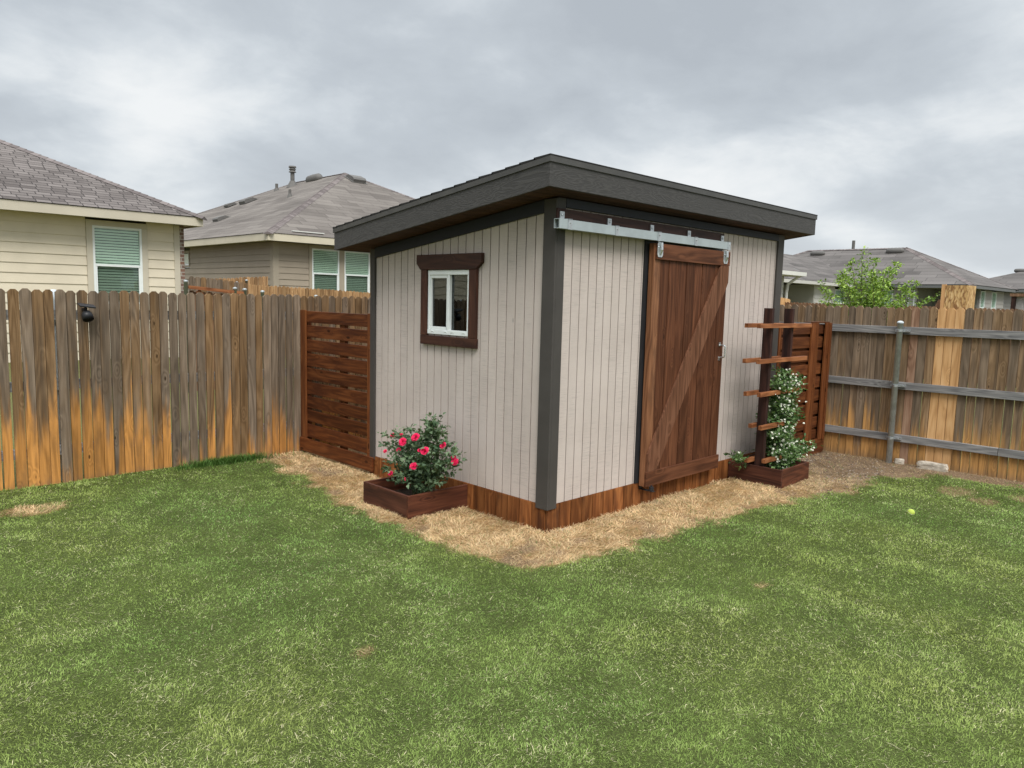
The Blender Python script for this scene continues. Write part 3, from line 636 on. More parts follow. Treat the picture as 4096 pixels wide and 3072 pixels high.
for x_ in (-4.8, -2.4, 0., 2.4, 4.8):
    mb = MB(); mb.lathe((x_, 3.895, -.1), [(.03, 0), (.03, 1.85), (.02, 1.87)], 10); mb.build('fence_post', M['post'], bf, smooth=True)
rf = thing('wooden_fence', (5.2, -1, 0), 'picket fence showing its grey rails and steel post beyond the slat screen', 'fence')
newb = lambda u: -1.449 < u+.01 < -1.20
redb = lambda u: -1.0 < u+.01 < -.95
e0 = -4.2+.0
mb = pickets('L', 5.212, -4.346, 3.80, lambda u: -.05, lambda u: 1.812, .0906, lambda u: newb(u) or redb(u), .006, 8, .022)
mb.build('plank_panel', M['fence_in'], rf)
mb = MB()
for a in (-1.447, -1.356, -1.266): picket(mb, 'L', 5.212, a, a+.085, -.05, 1.818)
mb.build('plank_panel', M['fence_new'], rf, label='three pale new cedar pickets')
mb = MB(); picket(mb, 'L', 5.212, -.994, -.906, -.05, 1.815); mb.build('plank', M['fence_red'], rf, label='reddish picket with bold grain')
for z0, z1 in ((1.497, 1.585), (.850, .937), (.227, .313)):
    for ya, yb in ((-4.38, -1.9 if z0 < .5 else -2.6), (-1.896 if z0 < .5 else -2.596, 3.78)):
        MB().box(5.172, 5.2095, ya, yb, z0, z1).build('rail', M['rail_gray'], rf, bevel=.003)
def steel_post(parent, x_, y_, h=1.64, r_=.0325):
    o = MB().lathe((x_, y_, -.05), [(r_, 0), (r_, h+.03), (r_+.003, h+.03), (r_+.003, h+.05), (r_*.6, h+.062), (0, h+.066)], 20).build('fence_post', M['post'], parent, smooth=True)
    for z_ in (1.54, .895, .27):
        mb = MB(); mb.tube([(x_, y_, z_-.012), (x_, y_, z_+.012)], r_+.003, 16); mb.box(x_+.025, x_+.07, y_-.1, y_+.06, z_-.015, z_+.015); mb.lathe((x_+.025, y_-.07, z_), [(.009, 0), (.009, .008)], 6, (-1, 0, 0))
        mb.build('bracket', M['galv'], o)
steel_post(rf, 5.118, -.822)
steel_post(rf, 5.118, -3.25)
# stained slat screens
ss = thing('slat_screen', (0, 3.1, 0), 'red-brown horizontal slat screen between the weathered fence and shed window wall', 'screen')
zs = [(1.474, 1.603), (1.312, 1.445), (1.154, 1.287), (.990, 1.133), (.838, .972), (.677, .813), (.523, .653), (.365, .498), (.189, .337)]
mb = MB()
for a, b in zs: mb.box(.0, .024, 2.42, 3.70, a+.001, b-.001)
mb.build('slat_panel', M['slat_y'], ss, bevel=.003)
for a, b in ((3.672, 3.790), (2.412, 2.462)): MB().box(-.020, -.0005, a, b, .17, 1.612).build('upright', M['slat_z'], ss, bevel=.003)
MB().box(-.045, -.021, 2.33, 3.775, .03, .178).build('base_board', M['slat_y'], ss, bevel=.004)
MB().box(.026, .07, 2.95, 3.04, .0, 1.58).build('upright', M['slat_z'], ss)
MB().box(.026, .07, 3.70, 3.79, .0, 1.60).build('upright', M['slat_z'], ss)
s2 = thing('slat_screen', (4.4, 0, 0), 'red-brown double slat screen behind the flowering trellis', 'screen')
mb = MB(); rsl = [(1.464, 1.583), (1.298, 1.432), (1.136, 1.268), (.969, 1.101), (.804, .939), (.640, .775), (.469, .609), (.304, .438), (.163, .273)]
for a, b in rsl: mb.box(3.715, 5.06, -.004, .018, a+.002, b-.002)
mb.build('slat_panel', M['slat_x'], s2, bevel=.003)
mb = MB()
for a, b in rsl: mb.box(3.715, 5.15, .022, .042, max(a-.085, .02), b-.075)
mb.build('slat_panel', M['slat_x'], s2)
for a, b, o0, o1 in ((4.57, 4.665, -.028, -.005), (4.667, 4.755, -.03, -.005), (4.93, 5.02, -.045, -.022), (5.02, 5.07, -.06, .018), (3.72, 3.77, -.03, -.005)): MB().box(a, b, o0, o1, .15, 1.600).build('upright', M['slat_z'], s2, bevel=.003)
MB().box(3.72, 5.12, -.035, -.010, -.03, .160).build('base_board', M['slat_x'], s2, bevel=.003)
MB().box(4.57, 5.06, -.03, .08, 1.6015, 1.612).build('cap_board', M['slat_x'], s2)

# ------------------------------------------------------------------ planters
H = .182
p1 = thing('planter_box', (-.32, 1.24, 0), 'low dark brown wooden planter holding the rose bush', 'planter')
MB().box(-.65, -.626, .945, 1.57, -.03, H).build('side_board', M['planter_y'], p1, bevel=.003)
MB().box(-.65, -.014, .92, .944, -.03, H).build('side_board', M['planter_x'], p1, bevel=.003)
MB().box(-.625, -.014, 1.546, 1.57, -.03, H).build('side_board', M['planter_x'], p1, bevel=.003)
M['soil'] = plain('dark potting soil', (.035, .024, .016), .95, nscale=30., namt=.5, bstr=1., bscale=50.)
MB().box(-.625, -.015, .945, 1.545, -.02, .055).build('soil_bed', M['soil'], p1)
p2 = thing('planter_box', (3.08, -.31, 0), 'dark brown wooden planter under the trellis and white-flowered vine', 'planter')
MB().box(2.77, 2.794, -.60, -.02, -.04, H-.005).build('side_board', M['planter_y'], p2, bevel=.003)
MB().box(2.795, 3.40, -.60, -.576, -.04, H-.005).build('side_board', M['planter_x'], p2, bevel=.003)
MB().box(3.376, 3.40, -.575, -.02, -.04, H-.005).build('side_board', M['planter_y'], p2, bevel=.003)
MB().box(2.795, 3.375, -.042, -.02, -.04, H-.005).build('side_board', M['planter_x'], p2)
MB().box(2.795, 3.375, -.575, -.043, -.02, .06).build('soil_bed', M['soil'], p2)
tr = thing('garden_trellis', (3.05, -.33, .06), 'dark wooden ladder trellis standing in the planter by the sliding door', 'trellis')
for x0 in (2.800, 3.250): MB().box(x0, x0+.048, -.380, -.290, .06, 1.765).build('upright', M['trellis'], tr, bevel=.003)
for z_, a, b, c, d in ((1.593, 2.50, 3.65, 2.50, 3.55), (1.248, 2.52, 3.585, 2.50, 3.5), (.920, 2.585, 3.50, 2.56, 3.4), (.585, 2.65, 3.42, 2.70, 3.35), (.235, 2.77, 3.31, 2.66, 3.2)):
    MB().box(a, b, -.420, -.381, z_-.021, z_+.021).build('crossbar', M['bar'], tr, bevel=.002)
    MB().box(c, d, -.289, -.250, z_-.021, z_+.021).build('crossbar', M['bar'], tr, bevel=.002)

# ------------------------------------------------------------------ plants
def leaves(P, D, N_, L, Wd, col, fold=.25):
    """folded pointed leaves: 6 vertices, 4 triangles"""
    D = D/np.linalg.norm(D, axis=1, keepdims=True); Sd = np.cross(D, N_); Sd /= np.linalg.norm(Sd, axis=1, keepdims=True)+1e-9; Nn = np.cross(Sd, D)
    L = L[:, None]; Wd = Wd[:, None]; mid = P+D*L*.45-Nn*L*.03
    l_ = mid+Sd*Wd*.5+Nn*Wd*fold; r_ = mid-Sd*Wd*.5+Nn*Wd*fold; tip = P+D*L-Nn*L*.12
    V = np.stack([P, l_, tip, r_, mid], 1).reshape(-1, 3); b = np.arange(len(P))*5
    F = np.concatenate([np.stack([b, b+4, b+1], 1), np.stack([b+1, b+4, b+2], 1), np.stack([b+4, b+3, b+2], 1), np.stack([b, b+3, b+4], 1)])
    return V, F, np.repeat(col, 5, 0)
def bez(a, b, c, t): t = np.asarray(t)[:, None]; return (1-t)**2*a+2*t*(1-t)*b+t*t*c
def shrub(name_leaf, stems, parent, leafL, leafW, cols, per_m, start=.3, spread=.05, stem_r=.004, stem_mat=None, seed=1, leaflet=5, stem_name='stems', mat='leaf'):
    rs = np.random.RandomState(seed); mb = MB(); PP, DD, NN, LL, CC = [], [], [], [], []
    for (a, b, c) in stems:
        a, b, c = map(np.array, (a, b, c)); ln = np.linalg.norm(c-a)*1.1
        ts = np.linspace(0, 1, 8); mb.tube([tuple(q) for q in bez(a, b, c, ts)], [stem_r*(1-.75*t) for t in ts], 5)
        n = max(2, int(per_m*ln*(1-start)))
        t = start+(1-start)*rs.rand(n)**.85; pts = bez(a, b, c, t)
        for q in pts:
            d = rs.normal(size=3); d[2] = abs(d[2])*.5; d /= np.linalg.norm(d)
            end = q+d*spread*(.5+rs.rand()); k = leaflet
            sh = rs.rand(); base = np.array(cols[0])*(1-sh)+np.array(cols[1])*sh
            for j in range(k):
                tt = (j//2+1)/(k//2+1) if j < k-1 else 1.; pos = q+(end-q)*tt
                side = rs.normal(size=3); dd = d*.5+side*(.55 if j < k-1 else .15)
                nn = np.array([0, 0, 1.])+rs.normal(size=3)*.55
                PP.append(pos); DD.append(dd); NN.append(nn); LL.append(.7+.5*rs.rand()); CC.append(base*(.8+.4*rs.rand()))
    P, D, N_ = map(np.array, (PP, DD, NN)); LL = np.array(LL); Lc = np.array(parent['_loc'])
    V, F, Cc = leaves(P, D, N_, LL*leafL, LL*leafW, np.array(CC))
    mb.build(stem_name, stem_mat or M['stem'], parent)
    return arr_obj(name_leaf, V-Lc, F, Cc, M[mat], parent)
# rose bush
rb = thing('rose_bush', (-.33, 1.18, .05), 'leafy rose bush with bright red-pink blooms in the planter under the window', 'rose bush')
base = (-.33, 1.13, .05)
tips = [(1.005, .798, 0), (.914, .74, 0), (1.197, .662, 0), (1.282, .643, 0), (1.422, .596, 0), (1.602, .556, 0), (1.60, .465, 0), (1.68, .346, 0), (1.60, .236, 0), (1.423, .2, -.08), (.785, .602, 0), (.717, .539, 0), (.695, .424, 0), (.769, .348, 0), (.76, .30, -.1), (1.247, .18, -.12), (.899, .515, -.13), (1.049, .465, -.15), (.815, .535, -.1), (.992, .653, 0), (.94, .70, .02),
        (1.0, .76, .02), (1.02, .72, 0), (.96, .70, .03), (1.3, .5, -.1), (1.4, .4, -.1), (1.15, .4, -.15), (.95, .35, -.15), (.85, .25, -.1), (1.05, .25, -.18), (1.5, .3, -.1), (1.35, .3, -.15), (1.2, .3, -.2), (.9, .2, -.12), (.8, .45, -.05), (1.25, .56, 0), (1.5, .5, 0), (1.35, .55, .02), (1.1, .5, .05), (1.2, .45, .05), (1.0, .4, .08), (.85, .4, .05), (1.3, .35, .05)]
blooms = [(1.528, .562, .1, .8), (1.409, .58, .1, .7), (1.069, .626, 0, 1.2), (1.221, .566, -.02, 1.15), (1.306, .481, 0, .65), (1.502, .436, 0, .6), (.905, .54, -.03, 1.2), (1.018, .524, 0, .5), (.831, .583, .1, 1.), (.697, .505, .1, .7), (.677, .472, .1, 1.), (.957, .412, -.1, 1.15), (1.352, .275, -.05, .75), (1.16, .257, -.05, .7)]
rs = np.random.RandomState(5); stems = []
for (ty, tz, dx) in tips:
    c = (-.36+dx+rs.normal()*.035, ty, tz); j = (base[0]+rs.normal()*.03, base[1]+rs.normal()*.05, base[2])
    b = (j[0]+(c[0]-j[0])*.25, j[1]+(c[1]-j[1])*.3, j[2]+(c[2]-j[2])*.75+.03); stems.append((j, b, c))
for (ty, tz, dx, s1) in blooms:
    c = (-.45+dx, ty, tz); j = (base[0]+rs.normal()*.03, base[1]+rs.normal()*.05, base[2])
    stems.append((j, (j[0]+(c[0]-j[0])*.3, j[1]+(c[1]-j[1])*.3, j[2]+(c[2]-j[2])*.7), c))
shrub('foliage', stems, rb, .041, .028, [(.055, .105, .05), (.19, .26, .15)], 34, .30, .07, .004, None, 3)
def rose(parent, c, s1, seed):
    rs = random.Random(seed); mb = MB(); n0 = Vector((-.75+rs.uniform(-.2, .2), -.45+rs.uniform(-.3, .3), .55+rs.uniform(-.1, .3))).normalized()
    a = n0.orthogonal().normalized(); b = n0.cross(a); c = Vector(c)
    for ring, (cnt, rad, open_, ln) in enumerate(((5, .003, .15, .017), (6, .005, .5, .021), (7, .007, .85, .023), (7, .008, 1.2, .025))):
        for k in range(cnt):
            th = 2*math.pi*(k+rs.random()*.4)/cnt+ring*.5; dr = (math.cos(th)*a+math.sin(th)*b); tg = (-math.sin(th)*a+math.cos(th)*b)
            o1 = open_+rs.uniform(-.15, .15); d1 = (dr*math.sin(o1)+n0*math.cos(o1)); w_ = ln*s1*.55
            p0 = c+dr*rad*s1; p1 = p0+d1*ln*s1*.6; d2 = (dr*math.sin(o1+.5)+n0*math.cos(o1+.5)); p2 = p1+d2*ln*s1*.4
            sh = rs.random(); col = tuple(x_*(.6+.6*sh) for x_ in (.78, .022, .11))
            mb.add([p0-tg*w_*.3, p0+tg*w_*.3, p1+tg*w_-n0*.001, p1-tg*w_, p2+tg*w_*.7, p2-tg*w_*.7], [(0, 1, 2, 3), (3, 2, 4, 5)], col)
    mb.build('rose_bloom', M['petal'], parent)
for i, (ty, tz, dx, s1) in enumerate(blooms): rose(rb, (-.47+dx, ty, tz), s1, i)
# jasmine vine
jv = thing('flowering_vine', (3.2, -.35, .06), 'climbing vine with small white star flowers growing up the dark trellis', 'vine')
jt = [(3.065, 1.13), (2.98, 1.0), (3.25, 1.10), (3.42, 1.0), (3.40, .93), (3.35, .90), (2.98, .946), (3.30, .816), (3.42, .77), (2.97, .787), (3.09, .738), (3.38, .664), (2.93, .656), (3.32, .619), (2.90, .498), (3.04, .49), (3.52, .43), (3.38, .40), (2.93, .305), (3.23, .29), (3.58, .26), (3.70, .29), (3.66, .22), (3.04, .14), (3.42, .12), (3.36, .195), (3.12, 1.06), (3.18, .95), (3.15, .85), (3.2, .6), (3.1, .4), (3.4, .33), (3.1, .25), (3.25, .5), (3.28, .72), (3.0, .6), (3.15, .33), (3.46, .37), (3.0, .2), (3.3, .25), (3.2, .18), (3.74, .33), (3.80, .27), (3.55, .46), (3.55, 1.02), (3.48, .72), (3.5, .33), (3.6, .40), (3.45, .95)]
rs = np.random.RandomState(9); stems = []
for (jx, jz) in jt:
    c = (jx+rs.normal()*.02, -.36+rs.normal()*.06, jz); j = (3.18+rs.normal()*.05, -.36+rs.normal()*.04, .06)
    k = max(0, jz-.35); j = (j[0], j[1], .06+k*.75); stems.append((j, (j[0], j[1], j[2]+(c[2]-j[2])*.6+.03), c))
for (jx, jz) in ((2.42, .30),): stems.append(((2.78, -.2, .1), (2.70, -.2, jz*.7), (jx+.1, -.2+(.05 if jz > .4 else -.05), jz)))
shrub('foliage', stems, jv, .048, .025, [(.045, .105, .03), (.20, .31, .12)], 108, .15, .075, .003, None, 8, 4)
PP, DD, NN, LL, CC = [], [], [], [], []
for (a, b, c) in stems:
    a, b, c = map(np.array, (a, b, c)); n = int((2 if c[0] < 2.75 else 9)+(4 if c[0] < 2.75 else 24)*np.linalg.norm(c-a))
    for q in bez(a, b, c, .35+.65*rs.rand(n)):
        q = q+rs.normal(size=3)*.035+np.array([-.01, -.02, .01]); nn = np.array([-.5, -.6, .5])+rs.normal(size=3)*.5; nn /= np.linalg.norm(nn)
        a_ = np.cross(nn, [0, 0, 1.]); a_ /= np.linalg.norm(a_); b_ = np.cross(nn, a_)
        for k in range(5):
            th = k*1.2566+.3; PP.append(q); DD.append(a_*math.cos(th)+b_*math.sin(th)); NN.append(nn); LL.append(.0145); CC.append(np.array([.72, .74, .62])*(.8+.3*rs.rand()))
V, F, Cc = leaves(*map(np.array, (PP, DD, NN)), np.array(LL), np.array(LL)*.6, np.array(CC), .05)
arr_obj('blossom', V-np.array(jv['_loc']), F, Cc, M['petal'], jv)
# young tree behind the picket fence
ty_ = thing('young_tree', (9, .9, 0), 'bright green young leafy tree rising behind the picket fence', 'tree')
tt = [(1.177, 2.80), (1.264, 2.59), (.982, 2.626), (.772, 2.60), (.652, 2.437), (.905, 2.40), (1.351, 2.36), (1.649, 2.36), (1.491, 2.392), (1.70, 2.014), (1.60, 2.188), (1.516, 2.017), (1.382, 2.211), (1.156, 2.253), (.997, 2.295), (.817, 2.295), (.604, 2.314), (.448, 2.274), (.274, 2.214), (.26, 2.034), (.386, 1.972), (.53, 2.112), (.705, 2.11), (.916, 2.025), (1.175, 1.958), (1.486, 1.889), (.322, 1.872), (.0, 2.04), (.8, 2.5), (.75, 2.4), (.85, 2.2), (.95, 2.15), (.65, 2.0), (1.3, 2.0), (1.1, 2.05), (.8, 1.95), (1.0, 1.85), (1.2, 2.4), (1.2, 2.55), (.9, 1.8), (.6, 1.8), (1.4, 1.85), (.45, 1.85)]
rs = np.random.RandomState(12); stems = []
for (yy, zz) in tt:
    xx = 9+rs.normal()*.28; j = (9+rs.normal()*.05, .95+(yy-.95)*.35, 1.0+rs.rand()*.3); stems.append((j, (j[0]+(xx-9)*.4, j[1]+(yy-j[1])*.35, j[2]+(zz-j[2])*.6), (xx, yy, zz)))
shrub('crown', stems, ty_, .062, .030, [(.10, .19, .03), (.36, .50, .10)], 40, .34, .085, .010, M['bark'], 15, 4, 'branches')
mb = MB()
for yy in (.7, .95, 1.2): mb.tube([(9, .95, -.05), (9, .95+(yy-.95)*.5, .5), (9+rs.normal()*.05, yy, 1.25)], [.03, .024, .014], 8)
mb.build('trunk', M['bark'], ty_)
# second shrub sprig at the board
# weeds along the fence foot
wd = thing('weed_tuft', (-.95, 3.66, 0), 'tuft of longer green grass against the fence foot near the slat screen', 'weed')
n = 1500; xw = -.95+RS.normal(0, .22, n); yw = 3.70-np.abs(RS.normal(0, .05, n)); k = yw < 3.775; xw, yw = xw[k], yw[k]; n = len(xw)
V, F, Cc = blades(np.stack([xw, yw, gz(xw, yw)], 1), .05+.06*RS.rand(n), np.full(n, .005), .1+.5*RS.rand(n), RS.rand(n)*6.28, np.array([.085, .17, .035])*(.6+.8*RS.rand(n))[:, None], .6)
arr_obj('blades', V-np.array(wd['_loc']), F, Cc, M['grass'], wd)

# ------------------------------------------------------------------ small things
sl = thing('solar_spotlight', (-2.19, 3.79, 1.55), 'small black solar spotlight mounted on the weathered fence', 'light')
mb = MB(); c0 = Vector((-2.19, 3.70, 1.555)); ax = Vector((.05, -.62, -.78)).normalized()
mb.lathe(c0-ax*.03, [(.018, 0), (.036, .012), (.045, .035), (.047, .085), (.041, .085), (.038, .06), (0, .058)], 20, ax); mb.build('lamp_head', M['black'], sl, smooth=True)
mb = MB(); mb.tube([c0+Vector((0, .0, .0)), (-2.19, 3.725, 1.60), (-2.19, 3.735, 1.625)], .011, 8); mb.box(-2.205, -2.175, 3.73, 3.80, 1.585, 1.61); mb.build('bracket', M['black'], sl)
mb = MB(); mb.beam((-2.255, 3.69, 1.640), (-2.125, 3.69, 1.625), .09, .014, upv=(0, -.25, 1)); mb.build('solar_panel', M['black'], sl, bevel=.003)
def rock(name, c, sx, sy, sz, seed, label, rot=0.):
    rs = np.random.RandomState(seed); mb = MB(); n = 7; vs = []
    P = {}; fs = []
    g_ = np.linspace(-1, 1, n)
    def vid(p):
        k = tuple(np.round(p, 4))
        if k not in P:
            P[k] = len(vs); q = np.array(p, float); d = q*(1-.10*((abs(q) > .99).sum() >= 2))+rs.normal(size=3)*.045
            x_, y_, z_ = d*np.array([sx, sy, sz])/2; vs.append((c[0]+x_*math.cos(rot)-y_*math.sin(rot), c[1]+x_*math.sin(rot)+y_*math.cos(rot), c[2]+sz/2+z_))
        return P[k]
    for a in range(3):
        for s1 in (-1, 1):
            for i in range(n-1):
                for j in range(n-1):
                    q = []
                    for (u_, v_) in ((i, j), (i+1, j), (i+1, j+1), (i, j+1)):
                        p = [0, 0, 0]; p[a] = s1; p[(a+1) % 3] = g_[u_]; p[(a+2) % 3] = g_[v_]; q.append(vid(p))
                    fs.append(tuple(q if s1 > 0 else q[::-1]))
    mb.add(vs, fs); o = mb.build(name, M['stone']); tag(o, label, 'stone'); return o
rock('limestone_block', (5.09, -1.30, -.075), .11, .31, .135, 2, 'rough pale limestone block lying at the foot of the new pickets', R(4))
rock('limestone_block', (5.16, -.925, -.06), .07, .10, .09, 5, 'small pale stone chunk beside the steel fence post', R(20))
tb, g = new_mat('tennis ball felt'); ob = g.n('TexCoord').outputs['Object']
xx, yy, zz = g.sep(ob)[:3]; sv = g.m('ADD', g.m('MULTIPLY', yy, 30.), g.m('SINE', g.m('MULTIPLY', g.n('Math', {0: zz, 1: xx}, operation='ARCTAN2').outputs[0], 2.)))
seam = g.m('SUBTRACT', 1., g.step(g.m('ABSOLUTE', sv), .05, .16)); finish(g, g.mix(seam, (.42, .52, .09), (.6, .6, .5)), .9, g.noise(ob, 400.), .4)
mb = MB(); rr = .033; prof = [(rr*math.sin(a), -rr*math.cos(a)) for a in np.linspace(.02, math.pi-.02, 14)]
mb.lathe((0, 0, 0), prof, 20); o = mb.build('tennis_ball', tb, smooth=True); o.location = (2.80, -1.78, .012); tag(o, 'yellow-green tennis ball lying on the lawn', 'ball')
ob_ = thing('board_box', (5.6, -1.28, 0), 'upright strand board box with a timber edge behind the new pickets', 'box')
MB().box(5.40, 5.412, -1.418, -1.185, .0, 2.075).build('side_panel', M['osb'], ob_)
MB().box(5.412, 5.70, -1.418, -1.406, .0, 2.075).build('side_panel', M['osb'], ob_)
MB().box(5.40, 5.438, -1.183, -1.142, .0, 2.085).build('upright', M['fence_new'], ob_)
MB().box(5.412, 5.70, -1.405, -1.19, 2.0, 2.062).build('top_panel', M['osb'], ob_)
mb = MB(); mb.beam((5.46, -1.085, 1.78), (5.46, -1.135, 1.90), .03, .06); mb.build('strut', M['fence_far2'], ob_)

# ------------------------------------------------------------------ houses
def hip_roof(parent, x0, x1, y0, y1, ze, pitch, mat, fascia, fh=.19, gutter=None, trimcaps=True, axis=None):
    """fascia and a hipped roof over the eave rectangle; ridge runs along the longer side"""
    w_, d_ = x1-x0, y1-y0
    mb = MB(); zt = ze
    if d_ >= w_:
        h = w_/2; xr = (x0+x1)/2; A = (xr, y0+h, zt+h*pitch); B = (xr, y1-h, zt+h*pitch)
    else:
        h = d_/2; yr = (y0+y1)/2; A = (x0+h, yr, zt+h*pitch); B = (x1-h, yr, zt+h*pitch)
    k = math.sqrt(1+pitch*pitch)
    c00, c10, c11, c01 = (x0, y0, zt), (x1, y0, zt), (x1, y1, zt), (x0, y1, zt)
    def face(ps, fu, fv): mb.add(ps, [tuple(range(len(ps)))], None, [[(fu(p), fv(p)) for p in ps]])
    if d_ >= w_:
        face([c00, c10, A], lambda p: p[0], lambda p: (p[1]-y0)*k); face([c11, c01, B], lambda p: p[0], lambda p: (y1-p[1])*k)
        face([c01, c00, A, B], lambda p: p[1], lambda p: (p[0]-x0)*k); face([c10, c11, B, A], lambda p: p[1], lambda p: (x1-p[0])*k)
    else:
        face([c00, c10, B, A], lambda p: p[0], lambda p: (p[1]-y0)*k); face([c11, c01, A, B], lambda p: p[0], lambda p: (y1-p[1])*k)
        face([c01, c00, A], lambda p: p[1], lambda p: (p[0]-x0)*k); face([c10, c11, B], lambda p: p[1], lambda p: (x1-p[0])*k)
    mb.add([c00, c10, c11, c01], [(0, 3, 2, 1)])
    roof = mb.build('roof', mat, parent)
    # fascia ring just under the shingles
    mb = MB(); e = .02; t = zt-.012
    mb.box(x0+e, x1-e, y0+e, y0+e+.03, t-fh, t); mb.box(x0+e, x1-e, y1-e-.03, y1-e, t-fh, t); mb.box(x0+e, x0+e+.03, y0+e+.031, y1-e-.031, t-fh, t); mb.box(x1-e-.03, x1-e, y0+e+.031, y1-e-.031, t-fh, t)
    mb.box(x0+.06, x1-.06, y0+.06, y1-.06, t-fh+.03, t-fh+.05)
    mb.build('fascia', fascia, roof)
    if trimcaps:   # overlapping cap shingles up the hips and along the ridge
        mb = MB()
        def caps(a, b):
            a = Vector(a); b = Vector(b); L_ = (b-a).length; n = int(L_/.15); d = (b-a)/n; dn = d.normalized(); sx = dn.cross(Vector((0, 0, 1))).normalized()
            for i in range(n):
                p = a+d*i; q = p+dn*.21; lift = Vector((0, 0, .014)); low = Vector((0, 0, -.050)); u0 = Vector((0, 0, .008))
                mb.add([p+u0+lift, p+sx*.14+low+lift, q+sx*.14+low+u0, q+u0, p-sx*.14+low+lift, q-sx*.14+low+u0, p-sx*.14+low+u0*0, p+sx*.14+low+u0*0], [(0, 1, 2, 3), (0, 3, 5, 4), (0, 4, 6, 7, 1)], None, [[(0, 0)]*4, [(0, 0)]*4, [(0, 0)]*5])
        for c_ in ((c00, A), (A, B)): caps(*c_)
        if d_ >= w_: caps(c10, A); caps(c01, B)
        else: caps(c10, B)
        mb.build('ridge_cap_shingles', M['caps'], roof)
    return roof, A, B
M['caps'] = plain('cap shingles', (.155, .132, .125), .9, nscale=5., namt=.35)
def _capsmat():
    m, g = new_mat('cap shingle'); rc, rv = g.attr(); rx = g.sep(rv)[0]
    finish(g, g.mix(rx, (.105, .088, .085), (.20, .172, .165)), .9); return m
M['caps'] = _capsmat()
def lap_wall(mb, face, pos, u0, u1, z0, z1, holes=(), ex=.178):
    z = z1
    while z > z0:
        lo = max(z-ex, z0); segs = [(u0, u1)]
        for (a, b, c, d) in holes:
            if lo < d-.001 and z > c+.001: segs = [s for (p, q) in segs for s in ((p, min(q, a)), (max(p, b), q)) if s[1]-s[0] > .01]
        for (p, q) in segs:
            P8 = [fp(face, pos, p, .018, lo), fp(face, pos, q, .018, lo), fp(face, pos, q, -.03, lo), fp(face, pos, p, -.03, lo), fp(face, pos, p, .002, z), fp(face, pos, q, .002, z), fp(face, pos, q, -.03, z), fp(face, pos, p, -.03, z)]
            mb.hexa(P8)
        z -= ex
def sash_window(parent, face, pos, u0, u1, z0, z1, trim=None, tw=.10, o=.02, blind=True, slat_tilt=0):
    zm = (z0+z1)/2; mb = MB(); t = .04
    fb(mb, face, pos, u0, u1, -.03, o+.012, z1-t, z1); fb(mb, face, pos, u0, u1, -.03, o+.012, z0, z0+t)
    fb(mb, face, pos, u0, u0+t, -.03, o+.010, z0+t, z1-t); fb(mb, face, pos, u1-t, u1, -.03, o+.010, z0+t, z1-t)
    fb(mb, face, pos, u0+t, u1-t, -.03, o+.008, zm-.022, zm+.022)
    wn = mb.build('window', M['white'], parent)
    mb = MB(); fb(mb, face, pos, u0+t, u1-t, -.008, -.004, zm+.022, z1-t); mb.build('pane', M['glass_up'], wn)
    mb = MB(); fb(mb, face, pos, u0+t, u1-t, -.008, -.004, z0+t, zm-.022); mb.build('pane', M['glass_lo'], wn)
    for s_ in ((u0+t, u0+t+.03), (u1-t-.03, u1-t)): fb(MB(), face, pos, s_[0], s_[1], -.004, o+.002, z0+t, zm-.022).build('sash_stile', M['white'], wn)
    if blind:
        mb = MB(); z = z0+t
        while z < z1-t: fb(mb, face, pos, u0+.041, u1-.041, -.036, -.030, z, min(z+.041, z1-t)); z += .054
        mb.build('blind_slat', M['blind'], wn); mb = MB(); fb(mb, face, pos, u0+.041, u1-.041, -.06, -.05, z0+t, z1-t); mb.build('window_back', M['dark'], wn)
    if trim:
        mb = MB(); fb(mb, face, pos, u0-tw, u1+tw, .0, o+.018, z1+.001, z1+tw); fb(mb, face, pos, u0-tw, u1+tw, .0, o+.018, z0-tw, z0-.001)
        fb(mb, face, pos, u0-tw, u0-.001, .0, o+.016, z0, z1); fb(mb, face, pos, u1+.001, u1+tw, .0, o+.016, z0, z1); mb.build('trim_board', trim, wn)
    return wn
def vent_box(parent, c, d_up, d_side, s1, name='roof_vent'):
    """a low hooded roof vent; d_up points up the slope"""
    up_ = Vector(d_up).normalized(); sd_ = Vector(d_side).normalized(); nn = sd_.cross(up_); nn = nn if nn.z > 0 else -nn; c = Vector(c); mb = MB()
    pr = [(-.24, 0), (-.24, .09), (-.17, .13), (.10, .11), (.24, .01)]
    mb.prism([c+up_*a*s1+nn*b*s1-sd_*.22*s1 for a, b in pr], sd_*.44*s1); mb.box(0, 0, 0, 0, 0, 0) if False else None
    p_ = [c-sd_*.28*s1-up_*.28*s1+nn*.012, c+sd_*.28*s1-up_*.28*s1+nn*.012, c+sd_*.28*s1+up_*.28*s1+nn*.012, c-sd_*.28*s1+up_*.28*s1+nn*.012]; mb.add(p_, [(0, 1, 2, 3)])
    mb.build(name, M['ventmetal'], parent)
def dome_vent(parent, c, L_, ax_, r_=.16):
    mb = MB(); ax_ = Vector(ax_).normalized(); c = Vector(c)
    ts = [-.5, -.46, -.36, 0, .36, .46, .5]; rr_ = [.02, .6, .95, 1., .95, .6, .02]
    mb.tube([c+ax_*L_*t for t in ts], [r_*q for q in rr_], 12); mb.build('roof_vent', M['ventmetal'], parent, smooth=True)
